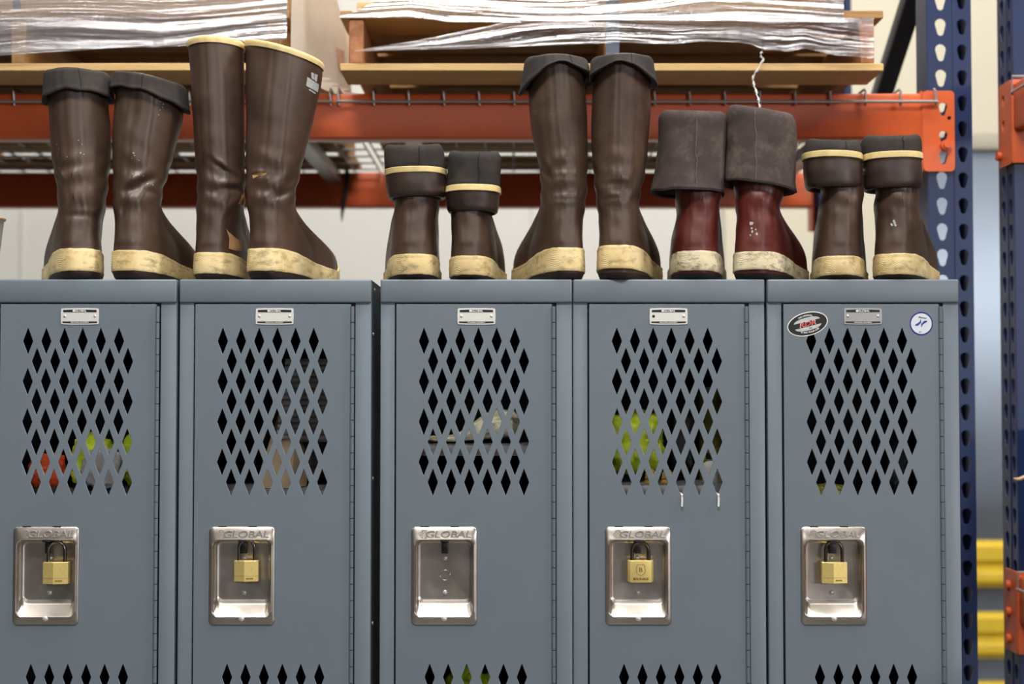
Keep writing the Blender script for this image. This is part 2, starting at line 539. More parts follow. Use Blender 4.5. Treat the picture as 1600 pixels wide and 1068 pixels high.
def upright_frame(x, y, label, rz=0.0, rear=True):
    e = empty('rack_upright', (x, y, 0), label, 'rack upright', None, rz)
    mt = world_matrix(e)
    p = POST.copy(); p.transform(mt); mkobj('post', p, 'blue', e, 30)
    if rear:
        q = POST.copy(); q.transform(mt @ Matrix.Translation((0, DEPTH, 0)) @ Matrix.Rotation(PI, 4, 'Z')); mkobj('post', q, 'blue', e, 30)
        zs = [0.2, 0.75, 1.35, 2.05, 2.62, 3.15]
        for i in range(len(zs) - 1):
            a, b = (Vector((0, .05, zs[i])), Vector((0, DEPTH - .05, zs[i + 1])))
            if i % 2 == 1: a.z, b.z = zs[i + 1], zs[i]
            d = (b - a); L = d.length
            ang = math.atan2(d.z, d.y)
            mm = mt @ Matrix.Translation((a + b) / 2) @ Matrix.Rotation(ang, 4, 'X')
            MB().box(-.02, .02, -L / 2, L / 2, -.02, .02, .003, 2, mm).build('brace', 'blue_dark', e)
        MB().box(-.02, .02, .05, DEPTH - .05, .13, .17, .003, 2, mt).build('brace', 'blue_dark', e)
    return e
upright_frame(XU, YR, 'blue perforated rack upright standing beside the right end of the locker row')
upright_frame(XU - 2.62, YR, 'blue perforated rack upright left of the lockers, outside the picture')

def beam(x0, x1, y, ztop, h, label, front=True, right_conn=True):
    """box beam along X; its connector plates clip over the upright faces"""
    e = empty('rack_beam', ((x0 + x1) / 2, y, ztop - h), label, 'rack beam')
    s = -1 if front else 1
    ya, yb = (y - .006, y + .044) if front else (y - .044, y + .006)
    MB().box(x0, x1, ya, yb, ztop - h, ztop, .005, 3).build('beam_tube', 'orange', e)
    for side in (-1, 1):
        xe = x1 if side > 0 else x0
        zc0, zc1 = ztop - .155, ztop + .004
        cw = .062
        out = []
        for (a, b) in rrect(0, cw, zc0, zc1, .008, 3): out.append((a, b))
        holes = [teardrop(.040, zc1 - .031, .8), teardrop(.040, zc1 - .087, .8), teardrop(.040, zc1 - .127, .8)]
        holes.append([(.052 + .0045 * math.cos(2 * PI * k / 12), zc1 - .054 + .0045 * math.sin(2 * PI * k / 12)) for k in range(12)])
        me = curve_mesh([out] + holes, .004, .0006)
        if side < 0: me.transform(Matrix.Diagonal((-1, 1, 1, 1)))
        yy = y - .0065 if front else y + .0065
        place(me, (xe, yy, 0))
        mb = MB(); mb.bm.from_mesh(me)
        mb.box(min(xe - side * .004, xe), max(xe - side * .004, xe), min(yy, y + .04 * (-s)), max(yy, y + .04 * (-s)), zc0, zc1)
        c = mb.build('connector_plate', 'orange', e, 30)
        xb = xe + side * .040
        MB().cyl((xb + .004 * side, yy, zc1 - .108), (xb + .004 * side, yy + s * .010, zc1 - .108), .0105).cyl((xb + .004 * side, yy, zc1 - .108), (xb + .004 * side, yy + s * .015, zc1 - .108), .0065).build('safety_pin', 'orange', c)
    return e
ZB = Z(146.5, YR)
BH = 0.0895
XB1 = X(1440, 180, YR)
XB0 = XU - 2.62 + (XU - XB1)
beam(XB0, XB1, YR, ZB, BH, 'front orange rack beam running behind the tall boots under both pallets')
YR2 = YR + DEPTH
beam(XB0, XB1, YR2, ZB, BH + .004, 'rear orange rack beam in deep shade, seen low between the boots', front=False)

def wire_deck(x0, x1, label):
    zt = ZB + .0055
    e = empty('wire_deck', ((x0 + x1) / 2, YR, ZB), label, 'wire deck', 'wire decks on the rack beams')
    n = round((x1 - x0) / .0685)
    r = .0026
    yf = YR - .013
    m = MB()
    for k in range(n + 1):
        x = lerp(x0, x1, k / n)
        pts = [(x, YR2 + .012, zt - .02), (x, YR2 + .010, zt + r), (x, YR2, zt + r), (x, YR + .01, zt + r), (x, YR - .006, zt + r), (x, yf, zt - .003), (x, yf, ZB - .026)]
        m.tube(pts, r, 6)
    m.build('long_wires', 'wire', e)
    m = MB()
    m.tube([(x0 - .004, yf - .004, ZB - .019), (x1 + .004, yf - .004, ZB - .019)], r * 1.1, 6)
    yy = YR + .04
    while yy < YR2:
        m.tube([(x0, yy, zt - r), (x1, yy, zt - r)], r, 6); yy += .105
    m.build('cross_wires', 'wire', e)
    for k in range(3):
        x = lerp(x0 + .12, x1 - .12, k / 2)
        MB().box(x - .02, x + .02, YR + .045, YR2 - .045, ZB - .030, ZB - .001, .003).build('support_channel', 'wire', e)
    return e
wire_deck(X(530, 160, YR), X(1459, 160, YR), 'galvanised wire deck under the right pallet, its front wires over the orange beam')
wire_deck(X(517, 160, YR) - (X(1459, 160, YR) - X(530, 160, YR)), X(517, 160, YR), 'galvanised wire deck under the left pallet, its front wires ending behind the tallest boots')

# pallets
YP = 0.40
ZD = ZB + .0055 + .0054
def pallet(xa, xb, label, front, mats, rz=0.0):
    W_ = xb - xa
    e = empty('wooden_pallet', ((xa + xb) / 2, YP, ZD), label, 'pallet', None, rz)
    mt = world_matrix(e)
    h = W_ / 2
    bt, sh, tt = .0145, .084, .015
    ys = [0.0, .30, .56, .80, 1.08]
    for i, y0 in enumerate(ys):
        MB().box(-h, h, y0 + .001, y0 + .125, 0, bt, .0015, 1, mt).build('bottom_board', mats[0] if i == 0 else mats[1], e)
    for k, xs in enumerate((-h + .03, 0, h - .03)):
        w = .0135
        MB().box(xs - w, xs + w, .004, 1.20, bt, bt + sh, .002, 1, mt).build('stringer', mats[2] if k != 1 else mats[3], e)
    for i in range(8):
        y0 = .0 + i * .1535
        MB().box(-h, h, y0, y0 + .125, bt + sh, bt + sh + tt, .0015, 1, mt).build('top_board', mats[1], e)
    return e, bt + sh + tt
PXa, PXb = X(531, 110, YP), X(1381, 110, YP)
pR, ph = pallet(PXa, PXb, 'weathered wooden pallet above the shorter boots, its red-brown stringer ends showing', YP, ('wood', 'wood_mid', 'wood_y_old', 'wood_y'))
LXb = X(452, 110, YP)
pL, _ = pallet(LXb - (PXb - PXa), LXb, 'pale wooden pallet above the cuffed boots at the left', YP, ('wood', 'wood_mid', 'wood_y', 'wood_y'), R(-0.4))
ZP = ZD + ph

# loads
def carton(name, x0, x1, y0, y1, z0, z1, mat, label, cat, group=None):
    e = empty(name, ((x0 + x1) / 2, (y0 + y1) / 2, z0), label, cat, group)
    MB().box(x0, x1, y0, y1, z0, z1, .003).build('box_shell', mat, e)
    MB().box(x0 + .002, x1 - .002, (y0 + y1) / 2 - .025, (y0 + y1) / 2 + .025, z1, z1 + .0006).build('packing_tape', 'tan_rim', e)
    return e
# right load: flat boards, then cartons
zz = ZP + .0005
tag(MB().box(PXa + .03, X(1310, 8, YP), YP + .012, YP + .16, zz, zz + .019, .002).build('wooden_board', 'wood', None), 'pale board lying on the right pallet under the film, front edge showing', 'board')
tag(MB().box(PXa + .06, PXb - .10, YP + .18, YP + .36, zz, zz + .019, .002).build('wooden_board', 'wood_mid', None), 'board lying behind the pale front board on the right pallet', 'board')
carton('carton', X(606, 0, YP), X(955, 0, YP) - .005, YP + .02, YP + .9, zz + .021, zz + .26, 'card', 'brown carton on the right pallet left of the blue strap, under white film', 'carton')
carton('carton', X(955, 0, YP) + .005, PXb - .10, YP + .02, YP + .9, zz + .021, zz + .26, 'card', 'brown carton on the right pallet right of the blue strap, under film', 'carton')
# left load: a stack of flat packs
lx0, lx1 = LXb - (PXb - PXa) + .02, X(447, 50, YP)
for k, mt_ in enumerate(('card_pale', 'card', 'card_pale')):
    carton('flat_pack', lx0 + .004 * k, lx1 - .003 * k, YP + .012 + .003 * k, YP + 1.1, ZP + .001 + .075 * k, ZP + .001 + .075 * k + .074, mt_,
           ('lowest', 'middle', 'topmost')[k] + ' flat carton of the film-wrapped stack on the left pallet', 'carton', 'flat cartons on the left pallet')

# straps
def strap(px, label):
    x = X(px, 60, YP)
    m = MB()
    m.box(x - .0125, x + .0125, YP - .0025, YP - .0012, ZD + .016, ZP + .25)
    tag(m.build('packing_strap', 'strap', None), label, 'strap')
strap(957, 'blue-grey packing strap over the middle stringer of the right pallet')
xs_ = X(23, 10, YP)
tag(MB().box(xs_ - .007, xs_ + .007, YP + .0100, YP + .0118, ZP + .0012, ZP + .20).build('packing_strap', 'strap', None), 'blue-grey packing strap on the film at far left', 'strap')

# stretch film: a pleated sheet over the front and round the end of each load
def film_sheet(name, x0, x1, bottom, mat, label, yoff=.0, top_py=-70, ret=None, amp=.004, seed=0.0, left_pull=None, href=.18, skew=0.0):
    n, mrows = 320, 150
    HREF = href
    rows = []
    y0 = YP - .010 - yoff
    for j in range(mrows + 1):
        t = j / mrows
        row = []
        for i in range(n + 1):
            s = i / n
            px = lerp(x0 + skew * t, x1, s)
            pb = bottom(px)
            tp = top_py if left_pull is None else left_pull(px, top_py)
            py = lerp(pb, tp, t)
            p = W(px, py, y0)
            # pleats that fan with the sheet
            hgt = max(.02, abs(tp - pb) * .0012)
            tw = t * HREF + .02 * noise.noise(Vector((px * .004, t * 2, seed)))
            a = noise.noise(Vector((px * .0022 + seed, tw * 70, seed)))
            b = noise.noise(Vector((px * .0050 + seed, tw * 170, 3 + seed)))
            c = noise.noise(Vector((px * .012 + seed, tw * 330, 9 + seed)))
            sc = min(1.0, hgt / HREF * 1.2)
            p.y += amp * sc * (1.0 * a + .42 * b + .20 * c) - amp * .6
            p.y -= .004 * math.exp(-((t) / .05) ** 2)
            row.append(p)
        rows.append(row)
    m = MB(); m.loft(rows, cyc=False)
    if ret:
        # the end wraps back along the side of the load
        rr = []
        for j in range(mrows + 1):
            p = rows[j][-1]
            rr.append([p + Vector((-.004 * k, ret * k / 8, 0.0012 * math.sin(j * 1.7 + k))) for k in range(9)])
        m.loft(rr, cyc=False)
    o = m.build(name, mat, None, 180)
    return tag(o, label, 'stretch film')
def interp(tab):
    def f(x):
        if x <= tab[0][0]: return tab[0][1]
        for (a, b), (c, d) in zip(tab, tab[1:]):
            if x <= c: return lerp(b, d, (x - a) / (c - a))
        return tab[-1][1]
    return f
film_sheet('stretch_film', -430, 449, interp([(-430, 96), (-90, 90), (0, 88), (60, 84), (180, 77), (225, 75), (240, 76.5), (290, 73), (400, 66), (449, 63)]), 'film',
           'cloudy stretch film wrapped round the flat cartons at the left', ret=.03, seed=1.3)
lower = interp([(556, 82), (600, 80.5), (700, 79), (760, 77), (900, 71), (960, 68), (1050, 70), (1072, 69), (1090, 66), (1150, 67), (1175, 72), (1192, 81), (1210, 80), (1228, 83), (1255, 77), (1290, 86), (1330, 90), (1358, 93), (1364, 90)])
upper = interp([(556, 80), (600, 72), (640, 66), (680, 58), (740, 46), (800, 34), (860, 28), (960, 24), (1364, 30)])
film_sheet('stretch_film', 556, 1364, lower, 'film_clear', 'twisted shiny stretch film pulled across the front of the right pallet', seed=5.1, left_pull=lambda px, tp: upper(px), amp=.0075, href=.07)
film_sheet('stretch_film', 528, 1318, interp([(528, 28), (545, 30), (600, 29), (640, 28), (700, 36), (800, 37), (950, 33), (1318, 36)]), 'film_white',
           'bright white stretch film round the cartons on the right pallet', yoff=.004, seed=8.7, ret=.03, amp=.0065, href=.12, skew=230)

# hanging strand of twisted film
pts = [(1190, 80), (1188, 88), (1193, 92), (1184, 108), (1176, 120), (1177, 130), (1181, 142), (1185, 156), (1187, 168)]
m = MB(); q = []
for i, (a, b) in enumerate(pts):
    p = W(a, b, YP - .012 - .004 * math.sin(i)); q.append(p)
qq = []
for a, b in zip(q, q[1:]):
    for k in range(5): qq.append(a.lerp(b, k / 5) + Vector((.0011 * math.sin(k * 2.1), 0, 0)))
qq.append(q[-1])
m.tube(qq, [.0016 + .0007 * math.sin(i * 1.3) for i in range(len(qq))], 7)
tag(m.build('film_strand', 'white_plastic', None), 'twisted strand of film hanging from the right pallet above the red boots', 'film strand')

# loose cream sheet between the loads
XS = LXb + .006
def sheet_pt(a, t):
    """a runs back along the side of the load, t from its top down to the deck"""
    yr = interp([(0, .62), (.5, .65), (1, .70)])(t)
    y = lerp(YP + .001, yr, a)
    out = interp([(0, .020), (.35, .040), (.6, .060), (.85, .076), (1, .086)])(t)
    x = XS - .004 + out * a ** 1.3 + (.003 + .013 * a * (1 - a * .6)) * noise.noise(Vector((a * 4.2 - t * 4.6, t * .9 + a, 1))) + .004 * a * noise.noise(Vector((a * 9 - t * 10, t * 2, 4)))
    z = lerp(ZP + .30, ZB + .012, t)
    return Vector((x, y, z))
def sheet():
    rows = []
    for j in range(81):
        t = j / 80
        rows.append([sheet_pt(i / 80, t) for i in range(81)])
    last = rows[-1]
    rows.append([p + Vector((.018 + .006 * math.sin(i * .7), 0, -.002)) for i, p in enumerate(last)])
    rows.append([p + Vector((.045 + .012 * math.sin(i * .5), 0, -.0025)) for i, p in enumerate(last)])
    m = MB(); m.loft(rows, cyc=False)
    return m
e = empty('plastic_sheet', (XS, .8, ZB + .01), 'cream woven plastic sheet sagging between the two loads, beside the tallest boots', 'plastic sheet')
o = sheet().build('sack_cloth', 'sack', e, 180)
rows = [[sheet_pt(lerp(.84, .95, k / 8), lerp(.76, .87, j / 10)) + Vector((.0022, -.001, 0)) for k in range(9)] for j in range(11)]
MB().loft(rows, cyc=False).build('printed_mark', 'sack_pink', e, 180)

# torn strip hanging behind, from the rear beam
rows = []
for j in range(25):
    t = j / 24
    w = lerp(6, 8, math.sin(t * 3)) * (1 if t < .75 else lerp(1, .25, (t - .75) / .25))
    c = 540 - 3 * t + 3 * math.sin(t * 5)
    rows.append([W(c - w / 2, lerp(250, 346, t), YR2 - .056), W(c, lerp(250, 346, t), YR2 - .060), W(c + w / 2, lerp(250, 346, t), YR2 - .056)])
tag(MB().loft(rows, cyc=False).build('torn_strip', 'darkcloth', None, 180), 'torn dark strip hanging over the rear beam right of the tallest boots', 'strip')

# ------------------------------------------------------------------ second rack at the right edge
XR2 = X(1568, 300, 0.61)
YN = 0.55
u2 = upright_frame(XR2, YN + FW / 2, 'blue upright of the second rack at the right edge, with narrow row of holes', R(-90), rear=True)
def side_beam(pt, pb, label):
    zt, zb = Z(pt, YN), Z(pb, YN)
    e = empty('rack_beam', (XR2 + .02, YN - .6, zb), label, 'rack beam')
    MB().box(XR2 - .004, XR2 + .045, -1.6, YN - .005, zt - .10, zt - .008, .005, 3).build('beam_tube', 'orange', e)
    me = curve_mesh([rrect(YN - .012, YN + .062, zb, zt, .008, 3)] + [teardrop(YN + .034, zt - .03 - .05 * k, .7) for k in range(2)], .004, .0006)
    me.transform(Matrix(((0, 0, 1, XR2 - .006), (1, 0, 0, 0), (0, 1, 0, 0), (0, 0, 0, 1))))
    c = MB(); c.bm.from_mesh(me)
    c.box(XR2 - .007, XR2 + .048, YN - .014, YN - .010, zb, zt, .001)
    c = c.build('connector_plate', 'orange', e, 30)
    for k in range(3 if pt > 600 else 1):
        zz = lerp(zb, zt, .14 if pt < 600 else (.15 + .33 * k))
        yy = YN + (.052 if pt < 600 else .030)
        MB().cyl((XR2 - .005, yy, zz), (XR2 - .016, yy, zz), .009).build('safety_pin', 'orange', c)
    m = MB()
    for k in range(6):
        y = YN - .03 - .07 * k
        m.tube([(XR2 - .012, y, zt - .035), (XR2 - .012, y, zt + .002), (XR2 + .05, y, zt + .002), (XR2 + .4, y, zt + .002)], .0026, 6)
    m.tube([(XR2 - .014, YN - .03, zt - .03), (XR2 - .014, YN - .4, zt - .03)], .0026, 6)
    tag(m.build('wire_deck', 'wire', None), 'wire deck resting on the ' + label.split(' rack beam')[0] + ' beam at right', 'wire deck')
    return e
side_beam(126, 256, 'upper orange rack beam at the right edge of the picture')
side_beam(892, 1020, 'lower orange rack beam at the right edge of the picture')
# dark bag resting on the lower side beam, with a tan hook above
bx = X(1592, 770, YN - .03)
rows = []
for j in range(17):
    t = j / 16
    z = lerp(Z(889, YN) + .004, Z(660, YN), t)
    r1 = .10 * (1 - .35 * t ** 3); c = bx + .105 + .012 * math.sin(t * 3)
    rows.append([Vector((c + r1 * math.cos(2 * PI * k / 32) * (1 + .05 * math.sin(5 * t + k)), YN - .2 + .13 * math.sin(2 * PI * k / 32), z)) for k in range(32)])
eb = empty('dark_bag', (bx + .1, YN - .2, rows[0][0].z), 'dark bag standing on the lower beam deck at the right edge', 'bag')
from_rings(rows, cap=True).build('bag_body', 'darkcloth', eb)
MB().tube([W(1584, 747, YN - .09), W(1588, 748.5, YN - .09), W(1593, 748, YN - .09), W(1604, 744, YN - .09)], [.002, .003, .0035, .004], 8).build('tan_strap', 'tan_rim', eb)

# ------------------------------------------------------------------ lockers
LW = 0.3025
LD = 0.381
LEFTS = [X(p, 440, 0) for p in (-22.5, 281, 594.5, 895, 1198)]
LEFTS = [LEFTS[0] - .3045] + LEFTS
FY = -0.0030                                 # face of the door, proud of the posts
mm = 0.001
zr = lambda py: Z(py, 0.0) - ZT              # height relative to the locker top
DOOR_T, DOOR_B = zr(475.7), -0.905
PAN_X0, PAN_X1 = .0495, .1535
PAN_T, PAN_B = zr(822), zr(975)
VROWS = [zr(532.8 + 31.45 * k) for k in range(8)]
VLOW = [zr(1057) - .0318 * k for k in range(8)]
V0, VP = .0690, .0286

def diamond(cx, cz, hw=.0084, hh=.0231):
    pts = []
    r = .0016
    # rounded tips
    for (dx, dz) in ((0, 1), (-1, 0), (0, -1), (1, 0)):
        if dx == 0:
            k = hw / hh
            for q in (-1, 0, 1):
                t = 1.0 - (.10 if q else .045)
                x = q * hw * .10 * (1 if dz < 0 else -1) * -1
                pts.append((cx + x * (-1), cz + dz * hh * t))
        else:
            pts.append((cx + dx * hw, cz + hh * .04 * (1 if dx < 0 else -1)))
            pts.append((cx + dx * hw, cz - hh * .04 * (1 if dx < 0 else -1)))
    return pts

def build_door_mesh():
    outer = [(.0262, DOOR_B), (.2690, DOOR_B), (.2690, DOOR_T), (.0262, DOOR_T)]
    holes = []
    for k, z in enumerate(VROWS):
        for i in range(6): holes.append(diamond(V0 + VP * i + (VP / 2 if k % 2 else 0), z))
    for k, z in enumerate(VLOW):
        for i in range(6): holes.append(diamond(.0790 + .0288 * i + (-VP / 2 if k % 2 else 0), z))
    holes.append([(a, b) for a, b in rrect(PAN_X0 + .006, PAN_X1 - .006, PAN_B + .012, PAN_T - .018, .006)])
    me = curve_mesh([outer] + holes, .0022, .0007, 2)
    place(me, (0, FY + .0010, 0))
    b = MB(); b.bm.from_mesh(me)
    # folded edges of the door
    for (x0, x1, z0, z1) in ((.0264, .0274, DOOR_B, DOOR_T - .001), (.2678, .2688, DOOR_B, DOOR_T - .001), (.0264, .2688, DOOR_T - .0016, DOOR_T - .0004)):
        b.box(x0, x1, FY + .0012, FY + .016, z0, z1)
    o = bpy.data.meshes.new('door'); b.bm.to_mesh(o); b.bm.free()
    return o

def pan_mesh():
    lx0, lx1, lt, lb = (645 - 594.5), (746 - 594.5), 0, 0
    def L(x0, x1, z0, z1, r, y): return [Vector((a, y, b)) for a, b in rrect(x0, x1, z0, z1, r, 6)]
    rx0, rx1 = .0555, .1475                  # lip of the recess
    rt, rb = zr(842.5), zr(962)
    fx0, fx1 = .0615, .1415                  # floor of the recess
    ft, fb = zr(848), zr(940)
    f = FY - .0022
    dp = FY + .0165
    rings = [
        L(PAN_X0, PAN_X1, PAN_B, PAN_T, .0075, FY + .0002),
        L(PAN_X0 + .0002, PAN_X1 - .0002, PAN_B + .0002, PAN_T - .0002, .0074, f + .0012),
        L(PAN_X0 + .0012, PAN_X1 - .0012, PAN_B + .0012, PAN_T - .0012, .0068, f),
        L(rx0 - .0022, rx1 + .0022, rb - .0022, rt + .0022, .0095, f),
        L(rx0 - .0006, rx1 + .0006, rb - .0006, rt + .0006, .0090, f - .0007),
        L(rx0 + .0008, rx1 - .0008, rb + .0006, rt - .0006, .0086, f + .0002),
        L(rx0 + .0018, rx1 - .0018, rb + .0022, rt - .0012, .0080, f + .0022),
    ]
    for k in range(1, 9):
        t = k / 8
        e = sstep(0, 1, t)
        y = lerp(f + .003, dp, min(1, t * 1.02))
        s = .25 + .75 * t ** 1.15
        rings.append(L(lerp(rx0 + .002, fx0 - .0016, s), lerp(rx1 - .002, fx1 + .0016, s), lerp(rb + .003, fb - .0012, t), lerp(rt - .001, ft + .001, s), .0085, y - (.0016 if k == 8 else 0)))
    rings.append(L(fx0, fx1, fb + .0004, ft, .0075, dp - .0003))
    rings.append(L(fx0 + .002, fx1 - .002, fb + .0025, ft - .002, .006, dp))
    m = MB(); m.loft(rings)
    bm = m.bm
    bm.verts.ensure_lookup_table()
    n = len(rings[0])
    last = bm.verts[-n:]
    bm.faces.new(last)
    bmesh.ops.recalc_face_normals(bm, faces=bm.faces[:])
    me = bpy.data.meshes.new('pan'); bm.to_mesh(me); bm.free()
    return me, dp, f

DOOR_ME = build_door_mesh()
PAN_ME, PAN_FLOOR, PAN_F = pan_mesh()

def globe_mesh(r, wire=.0003, squash=1.0):
    """ring, latitude bars and a meridian, in the XY plane"""
    m = MB()
    def circ(rx, ry, n=28): return [(rx * math.cos(2 * PI * k / n), ry * math.sin(2 * PI * k / n), 0) for k in range(n)]
    m.tube(circ(r * squash, r), wire, 6, True)
    m.tube(circ(r * squash * .5, r), wire, 6, True)
    for k in (-.62, -.31, 0, .31, .62):
        w = r * squash * math.sqrt(1 - k * k)
        m.tube([(-w * 1.15, k * r, 0), (w * 1.15, k * r, 0)], wire * 1.15, 6)
    me = bpy.data.meshes.new('g'); m.bm.to_mesh(me); m.bm.free()
    return me

def hinge_mesh():
    m = MB()
    step = .0256
    z = DOOR_T - .003
    first = True
    while z > DOOR_B + .02:
        m.cyl((.2728, FY - .0004, z), (.2728, FY - .0004, z - step + .0011), .0031, None, 12)
        z -= step
    m.box(.2697, .2707, FY + .0012, FY + .012, DOOR_B, DOOR_T)
    return m

def locker(i, x0, label, vis=True):
    e = empty('locker', (x0, 0, 0), label, 'locker')
    T = Matrix.Translation((x0, 0, ZT))
    w = LW
    def B(m, name, mat, par=e, smooth=40):
        bmesh.ops.transform(m.bm, matrix=T, verts=m.bm.verts[:])
        return m.build(name, mat, par, smooth)
    # shell, painted outside; the lining inside is coloured dark for its shade
    m = MB()
    t = .0012
    m.box(0, t, .004, LD, -ZT + .02, -.002); m.box(w - t, w, .004, LD, -ZT + .02, -.002)
    m.box(0, w, LD - t, LD, -ZT + .02, -.002); m.box(0, w, .002, LD, -t * 1.2, 0); m.box(0, w, .004, LD, -ZT + .02, -ZT + .022)
    m.box(.003, w - .003, .003, LD - .003, -.9165, -.9145)              # floor between the tiers
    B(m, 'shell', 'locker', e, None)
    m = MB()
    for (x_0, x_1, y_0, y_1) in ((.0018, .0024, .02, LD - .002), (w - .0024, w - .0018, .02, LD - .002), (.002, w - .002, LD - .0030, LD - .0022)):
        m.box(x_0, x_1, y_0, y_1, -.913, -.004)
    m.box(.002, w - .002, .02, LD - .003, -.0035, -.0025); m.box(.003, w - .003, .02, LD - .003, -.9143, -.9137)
    B(m, 'shade_lining', 'locker_in', e, None)
    # posts (left, right) and crossbars
    for (a, b) in ((.0004, .0230), (.2770, w - .0004)):
        m = MB(); m.box(a, b, 0, .020, -ZT + .004, -.030, .0016, 2)
        B(m, 'post', 'locker')
    m = MB(); m.box(.020, w - .020, .0045, .012, -.05, -.034); m.box(.020, w - .02, .0005, .012, -.918, DOOR_B - .002, .001)
    B(m, 'crossbar', 'dark_gap')
    m = MB(); m.box(.0255, .277, FY + .0005, FY + .012, -ZT + .06, -.920, .002)
    B(m, 'lower_door', 'locker')
    # cap
    m = MB(); m.box(.0002, w - .0002, -.0034, .012, zr(473.0), .0008, .0028, 3)
    B(m, 'top_cap', 'locker')
    dm = DOOR_ME.copy(); dm.transform(T); dr = mkobj('door', dm, 'locker', e, 30)
    B(hinge_mesh(), 'hinge', 'hinge')
    # dark strips painting the shade in the gaps at the latch and hinge edges
    m = MB(); m.box(.0231, .0262, .010, .018, DOOR_B, DOOR_T); m.box(.2755, .2766, FY + .006, FY + .018, DOOR_B, DOOR_T)
    B(m, 'gap_shade_strip', 'dark_gap')
    if not vis: return e
    # handle pan
    pm = PAN_ME.copy(); pm.transform(T); pn = mkobj('handle_pan', pm, 'steel', e, 50)
    cx = (.0615 + .1415) / 2 + .0005
    gl = globe_mesh(.0068, .00055, .95); gl.transform(T @ Matrix.Translation((.0700, PAN_F - .0001, zr(833.6))) @ UP)
    tx = text_mesh('GLOBAL', .0150, .0710, .0004, .0004, .18)
    tx.transform(T @ Matrix.Translation((.1085, PAN_F - .0002, zr(834.0))) @ UP)
    mkobj('embossed_lettering', join([gl, tx]), 'letter_steel', pn, 40)
    for (xx, py, y, r) in ((cx - .0005, 965.5, PAN_F, .0048), (cx, 927, PAN_FLOOR, .0041), (cx, 873, PAN_FLOOR, .0041)):
        m = MB(); m.dome((xx, y, zr(py)), r, .0026); B(m, 'rivet', 'zinc', pn)
    m = MB(); m.tube([(cx + .0079 * math.cos(2 * PI * k / 32), PAN_FLOOR - .0002, zr(900) + .0079 * math.sin(2 * PI * k / 32)) for k in range(32)], .0009, 6, True)
    B(m, 'stamped_ring', 'steel', pn)
    m = MB(); m.box(cx - .0052, cx + .0052, PAN_FLOOR - .0095, PAN_FLOOR + .001, zr(865), zr(846), .0008)
    m.box(cx - .0064, cx + .0064, PAN_F - .0012, PAN_FLOOR, zr(846), zr(843.3), .0004); B(m, 'latch', 'black', pn)
    m = MB()
    for xx in (.071, .118): m.box(xx - .0065, xx + .0065, FY - .0024, FY, PAN_T - .0002, PAN_T + .0010)
    B(m, 'mounting_slots', 'dark_gap', pn)
    # name plate
    nx = .1505 + (.001 if i == 3 else 0); nz = zr(494.3); hw, hh = .0293, .0126
    out = []
    pts = [(-hw, -hh + .0016), (-hw - .0004, 0), (-hw, hh - .0016), (-hw + .0012, hh - .0005), (-hw / 2, hh), (hw / 2, hh), (hw - .0012, hh - .0005), (hw, hh - .0016), (hw + .0004, 0), (hw, -hh + .0016), (hw - .0012, -hh + .0005), (hw / 2, -hh), (-hw / 2, -hh), (-hw + .0012, -hh + .0005)]
    def plate(poly, y, th, name, mat, par, bev=.0):
        me = curve_mesh([poly], th, bev); me.transform(T @ Matrix.Translation((nx, y, nz)) @ UP); return mkobj(name, me, mat, par, 30)
    pl = plate(pts, FY - .0006, .0010, 'nameplate', 'plate_grey' if i == 5 else 'plate', e, .0003)
    yb = FY - .00125
    bars = curve_mesh([[(-hw + .003, hh - .0060), (hw - .003, hh - .0060), (hw - .003, hh - .0024), (hw / 2, hh - .0019), (-hw / 2, hh - .0019), (-hw + .003, hh - .0024)]], .0002)
    bars2 = curve_mesh([[(-hw + .002, -hh + .0047), (-hw + .002, -hh + .0024), (-hw / 2, -hh + .0018), (hw / 2, -hh + .0018), (hw - .002, -hh + .0024), (hw - .002, -hh + .0047)]], .0002)
    jb = join([bars, bars2]); jb.transform(T @ Matrix.Translation((nx, yb, nz)) @ UP)
    mkobj('printed_bars', jb, 'ink', pl, None)
    t1 = text_mesh('GLOBAL', .0046, .0175, 0, 0, .15, .00008)
    t1.transform(Matrix.Translation((.0016, hh - .0039, .0003)))
    g1 = globe_mesh(.0017, .00018, 1.1); g1.transform(Matrix.Translation((-.0092, hh - .0039, .0003)))
    t2 = text_mesh('INDUSTRIAL EQUIPMENT', .0017, .028, 0, 0, 0, .00005)
    t2.transform(Matrix.Translation((0, -hh + .0033, .0003)))
    jt = join([t1, g1, t2]); jt.transform(T @ Matrix.Translation((nx, yb, nz)) @ UP)
    mkobj('white_lettering', jt, 'white_ink', pl, None)
    for s in (-1, 1):
        m = MB(); m.dome((nx + s * (hw - .0056), FY - .0012, nz + .0004), .0023, .0010); B(m, 'rivet', 'zinc' if not (i == 4 and s < 0) else 'ink', pl)
    return e

LOCK = []
descr = ['grey steel locker at the far left of the row, outside the picture',
         'grey locker at the left edge, orange and lime clothes behind its vent',
         'grey locker under the two tallest boots, dark gap along its right side',
         'grey locker whose handle recess has no padlock',
         'grey locker with two wire hooks on its vent and a shield-marked padlock',
         'grey locker with an oval and a round sticker on its door']
for i, x0 in enumerate(LEFTS):
    LOCK.append(locker(i, x0, descr[i], i > 0))

# screws on the bare side of the second locker
xs = LEFTS[2] + LW
for (px, py) in ((586, 453), (582.5, 522), (581.5, 747), (581, 973)):
    yy = .045 if py < 460 else .028
    zz = CAM.z + (Z(py, 0) - CAM.z) * (D0 + yy) / D0
    MB().dome((xs, yy, zz), .0032, .0022, (1, 0, 0)).build('side_screw', 'zinc', LOCK[2])

